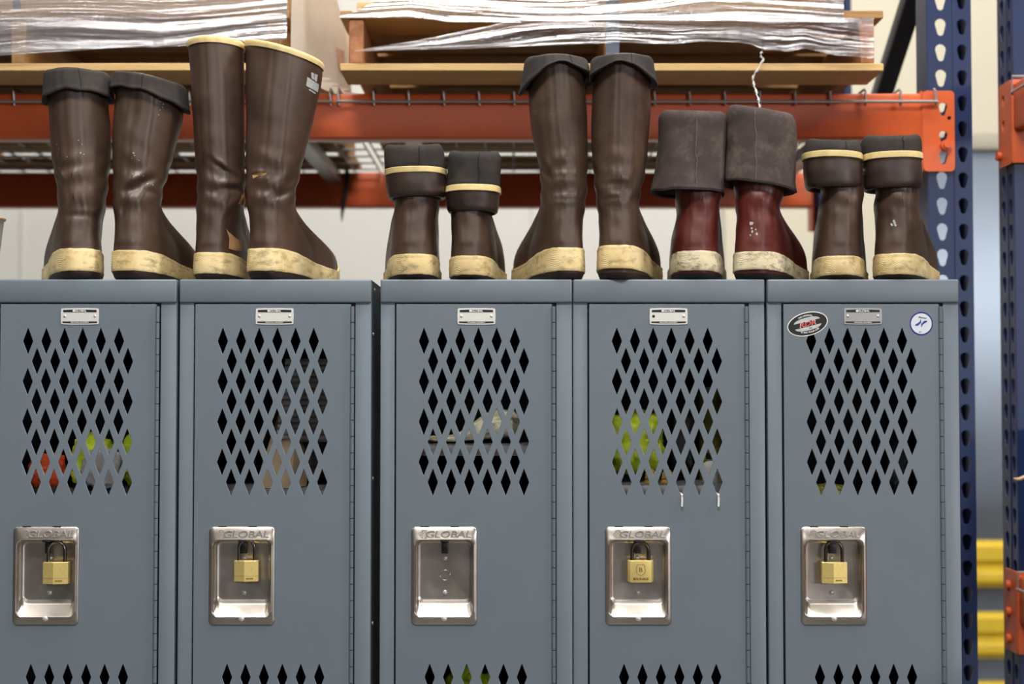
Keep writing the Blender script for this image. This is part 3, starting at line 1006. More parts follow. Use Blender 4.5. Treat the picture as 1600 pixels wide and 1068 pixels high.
# stickers on the last locker door
L5 = LOCK[5]; x5 = LEFTS[5]
def ell(rx, rz, n=64): return [(rx * math.cos(2 * PI * k / n), rx and rz * math.sin(2 * PI * k / n)) for k in range(n)]
def flat(polys, c, rot, y, name, mat, par):
    me = curve_mesh(polys, .0002); place(me, (c.x, y, c.z), rot); return mkobj(name, me, mat, par, None)
c1 = W(1261.8, 505.8, FY); rot1 = R(14)
s1 = flat([ell(.0326, .0186)], c1, rot1, FY - .0001, 'oval_sticker', 'white_ink', L5)
s1['label'] = 'black and white oval sticker with red lettering'
flat([ell(.0312, .0171)], c1, rot1, FY - .0003, 'black_field', 'ink', s1)
def lens(z0, sgn):
    top = []; n = 20
    for k in range(n + 1):
        a = -1 + 2 * k / n
        top.append((a * .0215, z0 + sgn * .0062 * math.sqrt(max(0, 1 - a * a))))
    return top
flat([lens(.0040, 1)], c1, rot1, FY - .0005, 'silver_lens', 'silver_ink', s1)
flat([lens(-.0042, -1)], c1, rot1, FY - .0005, 'silver_lens', 'silver_ink', s1)
def stext(s, size, width, off, c, rot, y, mat, par, name, shear=0., arc=0.0):
    me = text_mesh(s, size, width, 0, 0, shear, .0002 * size / .008)
    for v in me.vertices:
        if arc: v.co.y += arc * (v.co.x / (width / 2)) ** 2
        v.co.x += off[0]; v.co.y += off[1]
    place(me, (c.x, y, c.z), rot); return mkobj(name, me, mat, par, None)
stext('RDR', .0098, .0270, (0, -.0002), c1, rot1, FY - .0008, 'white_ink', s1, 'white_outline', .25)
stext('RDR', .0086, .0255, (0, -.0002), c1, rot1, FY - .0010, 'red_ink', s1, 'red_lettering', .25)
stext('THE ORIGINAL', .0036, .0235, (-.001, .0132), c1, rot1, FY - .0008, 'white_ink', s1, 'white_lettering', 0, -.0022)
stext('IT FITS YOUR LIFE', .0036, .0290, (.001, -.0134), c1, rot1, FY - .0008, 'white_ink', s1, 'white_lettering', 0, .0026)
stext('S/U', .0030, .0045, (.0030, -.0076), c1, rot1, FY - .0008, 'ink', s1, 'black_lettering')
c2 = W(1438.6, 505.5, 0)
s2 = flat([ell(.0184, .0187)], c2, 0, FY - .0001, 'round_sticker', 'navy_ink', L5)
s2['label'] = 'round white sticker with a dark blue rim and two blue fish'
flat([ell(.0162, .0162)], c2, 0, FY - .0003, 'white_field', 'sticker', s2)
def fish(sx, sy):
    return [(sx * a * mm, sy * b * mm) for a, b in ((.4, 5.8), (.9, 3.6), (.6, 1.5), (1.5, .9), (-1.0, -1.2), (-3.6, -4.0), (-6.3, -4.6), (-8.8, -4.2), (-8.4, -2.6), (-5.5, -1.0), (-2.6, .9), (-.9, 2.6), (-.3, 4.4))]
flat([[(a - .0012, b + .0012) for a, b in fish(1, 1)]], c2, 0, FY - .0005, 'blue_fish', 'blue_ink', s2)
flat([[(a + .0006, b + .0002) for a, b in fish(-1, -1)]], c2, 0, FY - .0005, 'blue_fish', 'blue_ink', s2)
stext('Fishing', .0034, .0140, (.0008, .0095), c2, R(-8), FY - .0006, 'ink', s2, 'script_lettering', .4)
flat([[(-.004, -.0128), (-.0005, -.0122), (.0, -.0127), (-.002, -.0130), (-.003, -.0140)]], c2, 0, FY - .0006, 'small_mark', 'ink', s2)

# padlocks
def padlock(i, px0, px1, pyt, pyb, kind, label, lean=0.0, shade='chrome', dx=0.0):
    a, b = W(px0, pyt, -.004), W(px1, pyb, -.004)
    cx, zt, zb = (a.x + b.x) / 2, a.z, b.z
    hw = (b.x - a.x) / 2
    e = empty('padlock', (cx, -.002, zb), label, 'padlock')
    yc = .001
    th = .0072
    if kind == 'ridge':
        rx = -.12 * hw
        prof = [(-hw, yc - th + .0026), (rx, yc - th - .0018), (hw, yc - th + .0026), (hw, yc + th - .002), (-hw, yc + th - .002)]
        rg = []
        for z, k in ((zb, .97), (zb + .0005, 1), (zt - .0005, 1), (zt, .97)):
            rg.append([Vector((cx + x * k, yc + (y - yc) * k, z)) for x, y in prof])
        body = from_rings(rg, cap=True).build('lock_body', 'brass', e, 15)
        m = MB(); zl = lerp(zb, zt, .27)
        def on(x): 
            if x < rx: t = (x + hw) / (rx + hw)
            else: t = (hw - x) / (hw - rx)
            return lerp(yc - th + .0026, yc - th - .0018, t)
        for (u, v) in ((-hw + .0002, rx), (rx, hw - .0002)):
            m.tube([(cx + u, on(u), zl), (cx + v, on(v), zl)], .00022, 5)
        for k in range(5):
            x = rx + .003 + k * .0022
            m.box(cx + x, cx + x + .0014, on(x) - .0002, on(x) + .001, zl - .0052, zl - .0030)
        m.build('engraving', 'brass_dark', body)
    else:
        rg = []
        prof = [(x * hw, y) for x, y in rrect(-1, 1, yc - th - .001, yc + th - .002, .001, 1)]
        prof = []
        for k in range(25):
            s = -1 + 2 * k / 24
            prof.append((s * hw, yc - th - .0015 * (1 - s * s) + .004 * max(0, abs(s) - .85) / .15))
        prof += [(hw, yc + th - .002), (-hw, yc + th - .002)]
        for z, k in ((zb, .95), (zb + .0008, .99), (zb + .0016, 1), (zt - .0016, 1), (zt - .0008, .99), (zt, .95)):
            rg.append([Vector((cx + x * k, yc + (y - yc) * k, z)) for x, y in prof])
        body = from_rings(rg, cap=True).build('lock_body', 'brass', e, 30)
        yf = yc - th - .0016
        zm = lerp(zb, zt, .58)
        sh = []
        half = [(0, .0086), (.0022, .0078), (.0040, .0088), (.0066, .0068), (.0058, .0050), (.0072, .0010), (.0066, -.0040), (.0036, -.0070), (0, -.0086)]
        full = half + [(-x, z) for x, z in reversed(half[1:-1])]
        m = MB(); m.tube([(cx + x, yf, zm + z) for x, z in full], .00030, 5, True); m.build('engraved_shield', 'brass_dark', body)
        me = join([(lambda q: (q.transform(Matrix.Translation((0, 0, 0))), q)[1])(text_mesh('B', .0094, .0052, .0001))])
        me.transform(Matrix.Translation((cx, yf, zm)) @ UP); 
        t2 = text_mesh('BRINKS', .0046, .0235, .0001, 0, 0, .0001); t2.transform(Matrix.Translation((cx, yf, lerp(zb, zt, .17))) @ UP)
        mkobj('engraved_lettering', join([me, t2]), 'brass_dark', body, None)
        MB().cyl((cx, yc, zb - .0007), (cx, yc, zb + .001), .005).build('keyway', 'brass_dark', body)
    # shackle
    sw = hw * .80 if kind == 'ridge' else hw * .80
    r = .0028 if kind == 'ridge' else .0031
    top = zt + .0345 * (1.0 if kind == 'ridge' else .88)
    pts = [(cx - sw + r, yc, zt - .004)]
    arc_r = sw - r
    zc = top - arc_r - r
    for k in range(17):
        a_ = PI - PI * k / 16
        pts.append((cx + arc_r * math.cos(a_), yc, zc + arc_r * math.sin(a_)))
    pts.append((cx + sw - r, yc, zt - .004))
    pts = [(x + lean * (z - zt), y, z) for x, y, z in pts]
    MB().tube(pts, r, 12).build('shackle', shade, e, 60)
    return e
padlock(1, 67, 106, 878, 912, 'ridge', 'brass padlock with a bright right face on the leftmost locker')
padlock(2, 366, 403, 875.5, 908, 'ridge', 'brass padlock on the locker under the two tallest boots')
padlock(4, 981, 1021, 875, 909.5, 'round', 'brass padlock engraved with a shield, below the two wire hooks', shade='dull_shackle')
padlock(5, 1284.5, 1324, 878, 911, 'ridge', 'brass padlock with a scratched corner on the locker with stickers', shade='dull_shackle')

# wire hooks on the fourth locker's vent
for px, lab in ((1065.5, 'left of the two wire hooks hanging on a locker vent'), (1122.5, 'right of the two wire hooks hanging on a locker vent, nearest the hinge')):
    a = W(px, 773, -.004); b = W(px, 791, -.0062)
    m = MB()
    m.tube([(a.x, .022, a.z + .0015), (a.x, .004, a.z + .0008), (a.x, -.0030, a.z + .0006), (a.x, -.0052, a.z - .0004), (a.x, -.0060, a.z - .003), (a.x, -.0062, (a.z + b.z) / 2), (b.x, -.0062, b.z)], .00165, 10)
    tag(m.build('wire_hook', 'white_plastic', None, 60), lab, 'hook', 'wire hooks on the locker vent')

# ------------------------------------------------------------------ things inside the lockers
def blob(name, px0, px1, py0, py1, y0, y1, mat, label, cat, seed, top=None, rough=.25, res=5, on=None):
    """crumpled cloth bundle filling the given box, flat underneath"""
    a, b = W(px0, py1, y0), W(px1, py0, y0)
    if on is not None: a.z = SH[on] + .0006
    bm = bmesh.new()
    bmesh.ops.create_icosphere(bm, subdivisions=res, radius=1.0)
    cx, cy = (a.x + b.x) / 2, (y0 + y1) / 2
    rx, ry, h = (b.x - a.x) / 2, (y1 - y0) / 2, b.z - a.z
    for v in bm.verts:
        d = v.co.normalized()
        sq = max(abs(d.x), abs(d.y), abs(d.z)) ** -.45
        n1 = noise.noise(d * 1.7 + Vector((seed, 0, 0)))
        n2 = abs(noise.noise(d * 3.6 + Vector((0, seed, 0))))
        n3 = noise.noise(d * 9 + Vector((0, 0, seed)))
        k = sq * (.80 + rough * (.5 * n1 + .6 * n2 - .15) + .03 * n3)
        x, y, z = d.x * k, d.y * k, d.z * k
        tt = 1.0 if top is None else top((x + 1) / 2)
        zz = (z + 1) / 2
        v.co = Vector((cx + x * rx, cy + y * ry, a.z + max(0.0, zz) * h * tt))
    me = bpy.data.meshes.new(name); bm.to_mesh(me); bm.free()
    return tag(mkobj(name, me, mat, None, 180), label, cat)

SH = {0: ZT - .9136}
def shelf(i, py, y0=.026):
    x0 = LEFTS[i]; z = Z(py, y0)
    m = MB(); m.box(x0 + .004, x0 + LW - .004, y0, LD - .004, z - .0012, z); m.box(x0 + .004, x0 + LW - .004, y0, y0 + .0015, z - .018, z, .0006)
    s = m.build('shelf', 'shelf', LOCK[i]); SH[i] = z; return z
shelf(1, 772); shelf(2, 765); shelf(3, 694, .014); shelf(4, 757); shelf(5, 790)
# first locker
blob('safety_vest', 92, 172, 672, 768, .060, .16, 'hivis', 'lime safety vest bundled in the leftmost locker', 'vest', 1.1, on=1)
blob('orange_shirt', 28, 100, 702, 770, .045, .10, 'hiorange', 'orange cloth in the leftmost locker, left of the lime vest', 'cloth', 2.7, on=1)
blob('grey_shirt', 118, 196, 694, 771, .040, .058, 'greycloth', 'grey cloth in front of the lime vest in the leftmost locker', 'cloth', 4.2, None, .2, on=1)
blob('safety_vest', 176, 226, 668, 770, .062, .16, 'hivis', 'lime cloth near the hinge in the leftmost locker', 'vest', 8.2, on=1)
# second locker: a leaning tan paper bag and a ribbed grey cloth
p = [W(398, 762, .05), W(452, 762, .05), W(470, 640, .17), W(440, 630, .17)]
p2 = [q + Vector((.02, .05, 0)) for q in p]
tag(from_rings([p, p2], cap=True).build('paper_bag', 'tanpaper', None, 20), 'tan folded bag leaning in the locker under the tallest boots', 'bag')
rows = []
for j in range(80):
    t = j / 79
    rows.append([W(lerp(430 + 16 * t, 525, s / 20), lerp(690, 560, t), .11 + .004 * math.sin(j * 1.15) + .02 * math.sin(s / 20 * 3)) for s in range(21)])
o = from_rings(rows, cyc=False).build('ribbed_cloth', 'greycloth', None, 180)
sm = o.modifiers.new('thickness', 'SOLIDIFY'); sm.thickness = .002
tag(o, 'grey ribbed cloth hanging in the locker under the tallest boots', 'cloth')
blob('dark_jacket', 440, 535, 672, 764, .12, .22, 'darkcloth', 'dark bundle below the ribbed grey cloth', 'cloth', 6.3, on=2)
# third locker: cream cloth on the shelf
blob('cream_cloth', 640, 836, 632, 693, .018, .17, 'creamcloth', 'cream folded cloth on the shelf of the locker without a padlock', 'cloth', 3.3, lambda s: .22 + .78 * sstep(.30, .72, s), .1, on=3)
blob('safety_vest', 676, 800, 1018, 1120, .05, .16, 'hivis', 'lime and black cloth behind the low vent of the locker without padlock', 'vest', 9.1, on=0)
# fourth locker
blob('safety_jacket', 938, 1052, 628, 752, .060, .17, 'hivis', 'lime safety jacket behind the vent with the two wire hooks', 'jacket', 5.7, on=4)
for k, px in enumerate((1018, 1044)):
    z0 = SH[4] + .0004
    m = MB(); c = W(px, 750, .045); prof = []
    for r_, h_ in ((.006, 0), (.010, .0005), (.0105, .004), (.009, .006), (.0105, .009), (.009, .012), (.0095, .016), (.005, .021), (.002, .023)):
        prof.append([Vector((c.x + r_ * math.cos(2 * PI * q / 20), .052 + r_ * math.sin(2 * PI * q / 20), z0 + h_)) for q in range(20)])
    tag(from_rings(prof, cap=True).build('spool', 'gold', None, 50), ('left' if k == 0 else 'right') + ' golden ridged spool on the shelf below the lime jacket', 'spool', 'golden spools')
c = W(1111, 720, .07); z0 = SH[4] + .0004
eb = empty('plastic_bottle', (c.x, .075, z0), 'small white bottle on the locker shelf, nearest the hinge', 'bottle')
prof = [(.013, 0), (.014, .002), (.014, .026), (.012, .031), (.006, .035), (.006, .038)]
from_rings([[Vector((c.x + r_ * math.cos(2 * PI * q / 24), .075 + r_ * math.sin(2 * PI * q / 24), z0 + h_)) for q in range(24)] for r_, h_ in prof], cap=True).build('bottle_body', 'white_plastic', eb)
MB().cyl((c.x, .075, z0 + .038), (c.x, .075, z0 + .048), .0075).build('bottle_cap', 'ink', eb)
c = W(1118, 690, .13)
ec = empty('printed_can', (c.x, .15, Z(757, .035)), 'tall green and yellow printed can behind the white bottle', 'can')
zc0 = SH[4] + .0004
MB().cyl((c.x, .15, zc0), (c.x, .15, Z(612, .15)), .025, None, 28).build('can_body', 'can', ec)
MB().cyl((c.x, .15, Z(612, .15)), (c.x, .15, Z(604, .15)), .0235, .016, 28).build('can_lid', 'zinc', ec)
blob('grey_bag', 1050, 1092, 610, 756, .085, .18, 'darkcloth', 'dark grey bag between the lime jacket and the printed can', 'bag', 7.7, on=4)
# fifth locker
blob('cloth_bundle', 1392, 1430, 672, 788, .12, .20, 'darkcloth', 'dark grey bundle deep in the locker with stickers', 'cloth', 10.2, on=5)
blob('olive_cloth', 1262, 1340, 755, 789, .05, .13, 'can', 'olive cloth low behind the vent of the locker with stickers', 'cloth', 11.4, on=5)
# second locker, low vent
blob('dark_boots_bag', 400, 500, 1030, 1130, .06, .2, 'darkcloth', 'dark bundle behind the low vent of the locker under the tallest boots', 'bag', 12.4, on=0)

# ------------------------------------------------------------------ paper cup at the left edge
c = Vector((X(6, 345, .15) - .041, .15, ZT + .0008))
ec = empty('paper_cup', c, 'grey paper cup with a tan rim at the left edge, on the locker top', 'cup')
hc = Z(341, .15) - c.z
from_rings([[Vector((c.x + r_ * math.cos(2 * PI * q / 40), c.y + r_ * math.sin(2 * PI * q / 40), c.z + h_)) for q in range(40)] for r_, h_ in
            ((.026, 0), (.027, 0), (.0395, hc), (.0385, hc), (.026, .006))], cap=True).build('cup_body', 'cup', ec)
MB().tube([(c.x + .0400 * math.cos(2 * PI * q / 40), c.y + .0400 * math.sin(2 * PI * q / 40), c.z + hc - .001) for q in range(40)], .0026, 10, True).build('cup_rim', 'tan_rim', ec)

# ------------------------------------------------------------------ boots
N = 144
TH = [2 * PI * k / N for k in range(N)]

def smooth_rows(rows):
    """monotone-ish interpolation of (z, cx, a) rows"""
    rows = sorted(rows)
    def f(z):
        if z <= rows[0][0]: return rows[0][1:]
        if z >= rows[-1][0]: return rows[-1][1:]
        for i in range(len(rows) - 1):
            if z <= rows[i + 1][0]:
                p0 = rows[max(0, i - 1)]; p1 = rows[i]; p2 = rows[i + 1]; p3 = rows[min(len(rows) - 1, i + 2)]
                h = p2[0] - p1[0]; t = (z - p1[0]) / h
                out = []
                for c in range(1, len(p1)):
                    m1 = (p2[c] - p0[c]) / max(1e-6, p2[0] - p0[0]) * h
                    m2 = (p3[c] - p1[c]) / max(1e-6, p3[0] - p1[0]) * h
                    out.append((2 * t**3 - 3 * t**2 + 1) * p1[c] + (t**3 - 2 * t**2 + t) * m1 + (-2 * t**3 + 3 * t**2) * p2[c] + (t**3 - t**2) * m2)
                return tuple(out)
    return f

def px_rows(rows, y, z0):
    out = []
    for (py, xl, xr) in rows:
        a, b = W(xl, py, y), W(xr, py, y)
        out.append((a.z - z0, (a.x + b.x) / 2, (b.x - a.x) / 2))
    return out

ZL = ZT + .0009
class Boot:
    def __init__(s, name, label, rows, heel, yaw, mats, y0=-.004, L=.285, ratio=1.12, lean=0.0, band_h=(.048, .012), ridge=True, creases=(), seed=0.0, tilt=0.0, tilt_from=.12, crown=0.0, foot_hw=None):
        s.yaw = R(yaw); s.seed = seed
        s.fwd = Vector((math.sin(s.yaw), math.cos(s.yaw), 0)); s.rgt = Vector((math.cos(s.yaw), -math.sin(s.yaw), 0))
        hx = (heel[0] + heel[1]) / 2
        s.hw = (X(heel[1], 410, y0 + .04) - X(heel[0], 410, y0 + .04)) / 2
        s.H = Vector((X(hx, 410, y0 + .04), y0 + .042, 0)) - s.fwd * .042
        s.y0 = y0; s.L = L; s.ratio = ratio; s.lean = lean
        s.rows = px_rows(rows, y0 + .055, ZL)
        s.f = smooth_rows(s.rows)
        s.top = s.rows[0][0]; s.low = s.rows[-1][0]
        s.band_h = band_h; s.ridge = ridge; s.creases = creases
        s.tilt = tilt; s.tilt_from = tilt_from; s.crown = crown
        s.mats = mats
        s.e = empty(name, (s.H.x, s.H.y + .05, ZL), label, 'boot')
    def shaft_pt(s, z, th, grow=0.0):
        cx, a = s.f(z)[:2]
        b0 = min(a * s.ratio, .060); b = b0 + grow; a = a + grow
        yb = s.y0 + .006 * sstep(.05, .11, z) + s.lean * max(0, z - .12)
        cy = yb + b0
        # ellipse, slightly squared, oriented with the boot
        c, n = math.cos(th), math.sin(th)
        ux = a * n; vy = -b * c
        k = .35
        yw = s.yaw * k
        return Vector((cx + ux * math.cos(yw) + vy * math.sin(yw), cy - ux * math.sin(yw) + vy * math.cos(yw), 0))
    def foot_pt(s, z, th, grow=0.0):
        L = s.L
        vf = interp([(0, L - .006), (.012, L - .001), (.03, L), (.045, L - .003), (.055, L * .955), (.065, L * .90), (.075, L * .83), (.088, L * .72), (.10, L * .61), (.115, L * .51), (.13, L * .45), (.16, .12)])(z)
        vb = interp([(0, .006), (.006, .001), (.02, -.001), (.04, 0), (.06, .002), (.10, .008), (.16, .008)])(z)
        c, n = math.cos(th), math.sin(th)
        t = (1 - c) / 2
        wid = interp([(0, 1.0), (.2, 1.0), (.45, .93), (.70, 1.14), (.85, 1.08), (1, .8)])(t)
        slim = interp([(0, .93), (.008, .99), (.02, 1), (.05, .97), (.08, .90), (.11, .84), (.16, .8)])(z)
        u = s.hw * wid * slim * (1 if n >= 0 else -1) * abs(n) ** .62
        v = lerp(vb, vf, t)
        # push outward
        u += grow * n; v += -grow * c
        return s.H + s.rgt * u + s.fwd * v
    def pt(s, z, th, grow=0.0):
        lam = sstep(.055, .150, z)
        f = s.foot_pt(z, th, grow) if lam < 1 else None
        g = s.shaft_pt(max(z, .0), th, grow) if lam > 0 else None
        p = f if g is None else (g if f is None else f.lerp(g, lam))
        p = p.copy(); p.z = z
        return p
    def deform(s, p):
        """wrinkles, the raised heel strip, creases and the slant of the top"""
        q = p.copy()
        z = p.z
        back = sstep(.075, .02, p.y - s.y0)
        cx = s.f(max(z, s.low))[0]
        if s.ridge and z > .052 and back > 0:
            w = abs(p.x - cx)
            k = sstep(.0215, .0185, w) - .45 * sstep(.0045, .002, abs(w - .0085))
            q.y -= .0013 * k * back * sstep(.05, .06, z)
        n = noise.noise(Vector((p.x * 13 + s.seed, p.y * 9, z * 16)))
        n2 = noise.noise(Vector((p.x * 30, p.y * 20 + s.seed, z * 42)))
        ank = math.exp(-((z - .15) / .055) ** 2)
        amp = .0022 * sstep(.06, .12, z)
        q.y += (n * amp + n2 * .0016 * ank) * back
        q.x += n * amp * .8
        # horizontal ankle folds
        fold = math.sin((z + .25 * (p.x - cx) * (1 if s.yaw >= 0 else -1) + .01 * n) * 2 * PI / .034)
        q.y += .0016 * fold * ank * back
        q.x += .0012 * fold * ank * (1 if p.x > cx else -1)
        for (px, py, ln, ang, dep, wd) in s.creases:
            c = W(px, py, s.y0)
            dx, dz = p.x - c.x, (z + ZL) - c.z
            ca, sa = math.cos(R(ang)), math.sin(R(ang))
            u, v = dx * ca + dz * sa, -dx * sa + dz * ca
            q.y += dep * math.exp(-(u / ln) ** 2) * (math.exp(-(v / wd) ** 2) - .55 * math.exp(-((v - 1.9 * wd) / (1.1 * wd)) ** 2)) * back
        if s.tilt:
            q.z += s.tilt * (p.x - s.f(s.top)[0]) * sstep(s.tilt_from, s.top, z)
        q.z += ZL
        return q
    def ring(s, zf, grow=0.0, deform=True):
        r = []
        for th in TH:
            z = zf(th) if callable(zf) else zf
            g = grow(th) if callable(grow) else grow
            p = s.pt(z, th, g)
            if deform: p = s.deform(p)
            else: p.z += ZL
            r.append(p)
        return r
    def build_base(s, top=None):
        bz0, bz1 = s.band_h[1], s.band_h[0]
        top = top or s.top
        # sole with its bevelled heel
        rg = []
        for z, g in ((.0, -.006), (.0008, -.0035), (.004, -.0012), (.009, -.0004), (.016, .0)):
            rg.append(s.ring(z, g, False))
        o = from_rings(rg, cap=True).build('sole', s.mats[2], s.e, 50)
        # cream foxing band, high at the heel and toe, lower along the side
        def hi(th):
            t = (1 - math.cos(th)) / 2
            return interp([(0, bz1), (.08, bz1), (.2, bz1 * .93), (.4, bz1 * .76), (.6, bz1 * .63), (.78, bz1 * .60), (.87, bz1 * .80), (.94, bz1 * 1.1), (1, bz1 * 1.2)])(t)
        def lo(th):
            t = (1 - math.cos(th)) / 2
            return interp([(0, bz0), (.3, bz0 * .8), (.6, bz0 * .35), (1, bz0 * .35)])(t)
        rg = []
        for k, (t, g) in enumerate(((0, .0002), (0.0, .0022), (.06, .0030), (.16, .0024), (.24, .0026), (.5, .0029), (.76, .0026), (.84, .0024), (.93, .0031), (1, .0024), (1.0, .0002))):
            wob = lambda th, t=t: lerp(lo(th), hi(th), t) + .0008 * noise.noise(Vector((math.sin(th) * 6 + s.seed, math.cos(th) * 6, t)))
            rg.append(s.ring(wob, g, False))
        from_rings(rg).build('foxing_band', s.mats[1], s.e, 50)
        # upper
        rg = []
        z = .010
        while z < top:
            rg.append(s.ring(z)); z += .0030
        rg.append(s.ring(top))
        rg.append(s.ring(top - .0003, -.0030))
        zz = top - .01
        while zz > max(top - .09, .13):
            rg.append(s.ring(zz, -.0034)); zz -= .01
        s.upper = from_rings(rg).build('upper', s.mats[0], s.e, 180)
        # dark disc closing the shaft partway down
        rg = [s.ring(max(top - .085, .125), -.0025)]
        MB().loft(rg, cap=False).bm.free()
        m = MB(); vs = [m.bm.verts.new(p) for p in rg[0]]; m.bm.faces.new(vs); m.build('shaft_disc', 'inside', s.e, None)
        return s
    def trim(s, w=.010, mat='trim'):
        t = s.top
        rg = [s.ring(t - w, .0003), s.ring(t - w, .0018), s.ring(t - w * .5, .0024), s.ring(t - .001, .0022), s.ring(t + .0006, .0010), s.ring(t + .0006, -.0030), s.ring(t - .002, -.0040)]
        from_rings(rg).build('top_trim', mat, s.e, 60)
    def cuff(s, drop, flare=.008, arch=0.0, left=0.0, right=0.0, mat='lining', seam=0.0, corner=0.0, side=0.0):
        """turned-down collar: drop = depth at the middle back, left/right extra depth at the sides"""
        t = s.top
        def bot(th):
            n = math.sin(th)
            side = (right if n > 0 else left) * abs(n) ** 1.6
            return t - drop - side + .002 * noise.noise(Vector((math.sin(th) * 3 + s.seed, math.cos(th) * 3, 5)))
        def tp(th): return t + corner * (abs(math.sin(th)) ** 3 - .5)
        wob = lambda th: .002 * noise.noise(Vector((math.sin(th) * 2.2 + s.seed, math.cos(th) * 2.2, 1)))
        def level(k, g):
            return s.ring(lambda th: lerp(bot(th), tp(th), k), lambda th: g + wob(th) + (side * abs(math.sin(th)) ** 2 * (1 - k) if g > 0 else 0), True)
        rg = [level(.16, .0020), level(.02, flare - .0032), level(0, flare - .001), level(.02, flare), level(.12, flare + .0004)]
        for k in (.2, .3, .4, .5, .6, .7, .8, .9): rg.append(level(k, lerp(flare, .0062, k)))
        rg += [level(.96, .0050), level(1.0, .0026), level(1.01, 0), level(.98, -.0034), level(.6, -.0052), level(0, -.0060)]
        o = from_rings(rg).build('turned_cuff', mat, s.e, 180)
        s.seam_line(o, [(k, lerp(flare, .0062, k) + .0004) for k in (0.01, .12, .25, .4, .55, .7, .85, .95)] + [(1.0, .003)], bot, tp, seam, wob)
        return o
    def seam_line(s, par, levels, bot, tp, th, wob):
        pts = []
        for k, g in levels:
            p = s.pt(lerp(bot(th), tp(th), k), th, g + wob(th)); pts.append(s.deform(p))
        MB().tube(pts, .0006, 6).build('seam', 'inside', par, 60)

class Tube:
    """outer folded collar described by its own silhouette rows"""
    def __init__(s, boot, rows, yc, ratio=1.0, seed=0.0, squash=.5):
        s.b = boot; s.rows = px_rows(rows, yc - .03, 0); s.f = smooth_rows(s.rows); s.yc = yc; s.ratio = ratio; s.seed = seed
        s.zt = s.rows[0][0]; s.zb = s.rows[-1][0]; s.sq = squash
    def ring(s, z, grow=0.0, rise=0.0, zfun=None):
        out = []
        for th in TH:
            cx, a = s.f(z)
            b = min(a * s.ratio, .058)
            c, n = math.cos(th), math.sin(th)
            x = (a + grow) * (1 if n >= 0 else -1) * abs(n) ** .86
            y = -(b + grow) * (1 if c >= 0 else -1) * abs(c) ** .86
            zz = z
            if zfun: zz += zfun(th)
            nn = noise.noise(Vector((x * 22 + s.seed, y * 22, zz * 16)))
            n2 = noise.noise(Vector((x * 50 + s.seed, y * 50, zz * 50)))
            k = 1 + .045 * nn + .012 * n2
            out.append(Vector((cx + x * k, s.yc + y * k, zz)))
        return out

def front(y0, a): return y0 + a

def rolled(b, rows_roll, rows_trim, rows_lin, yc, seed, slant=0.0, seam_px=None):
    """shaft rolled down twice: brown roll below, cream trim, dark lining above"""
    allr = rows_lin + rows_trim + rows_roll
    t = Tube(b, allr, yc, 1.0, seed)
    cx0 = t.f((t.zt + t.zb) / 2)[0]
    sl = lambda p: p + Vector((0, 0, slant * (p.x - cx0)))
    ztr1 = W(800, rows_trim[0][0], yc - .03).z; ztr0 = W(800, rows_trim[-1][0], yc - .03).z
    def lin(z0, z1, n): return [lerp(z0, z1, k / (n - 1)) for k in range(n)]
    rg = []
    # brown roll, tucked under at the bottom
    rg.append([sl(p) for p in t.ring(t.zb + .014, -.013)])
    rg.append([sl(p) for p in t.ring(t.zb + .002, -.009)])
    rg.append([sl(p) for p in t.ring(t.zb - .001, -.005)])
    for z in lin(t.zb + .0006, ztr0 + .001, 14):
        k = (z - t.zb) / .008
        rg.append([sl(p) for p in t.ring(z, -.0022 * max(0, 1 - k) ** 2)])
    rg.append([sl(p) for p in t.ring(ztr0 + .001, -.003)])
    from_rings(rg).build('rolled_shaft', 'rubber_roll', b.e, 180)
    # trim
    rg = [[sl(p) for p in t.ring(z, g)] for z, g in ((ztr0, -.002), (ztr0, .0008), (ztr0 + .0008, .0013), ((ztr0 + ztr1) / 2, .0014), (ztr1 - .0008, .0013), (ztr1, .0008), (ztr1, -.002))]
    from_rings(rg).build('top_trim', 'trim', b.e, 25)
    # lining
    crown = lambda th: .0045 * abs(math.sin(th)) ** 4 - .002 * abs(math.cos(th)) ** 2
    rg = [[sl(p) for p in t.ring(ztr1 - .001, -.001)]]
    for z in lin(ztr1, t.zt - .002, 12):
        k = (z - ztr1) / (t.zt - ztr1)
        rg.append([sl(p) for p in t.ring(z, -.0002, 0, lambda th, k=k: crown(th) * k * k)])
    for z, g in ((t.zt, -.0025), (t.zt + .0004, -.006), (t.zt - .003, -.009), (t.zt - .03, -.011), (t.zt - .07, -.012)):
        rg.append([sl(p) for p in t.ring(z, g, 0, crown)])
    lo = from_rings(rg).build('folded_lining', 'lining', b.e, 180)
    pts = []
    if seam_px is not None:
        for z in lin(ztr1 + .001, t.zt - .003, 8):
            k = (z - ztr1) / (t.zt - ztr1)
            ring = [sl(p) for p in t.ring(z, .0003, 0, lambda th, k=k: crown(th) * k * k)]
            xs = X(seam_px, 250, yc - .045)
            p = min((p for p in ring if p.y < yc), key=lambda p: abs(p.x - xs)); pts.append(p)
        MB().tube(pts, .0007, 6).build('seam', 'inside', lo, 60)

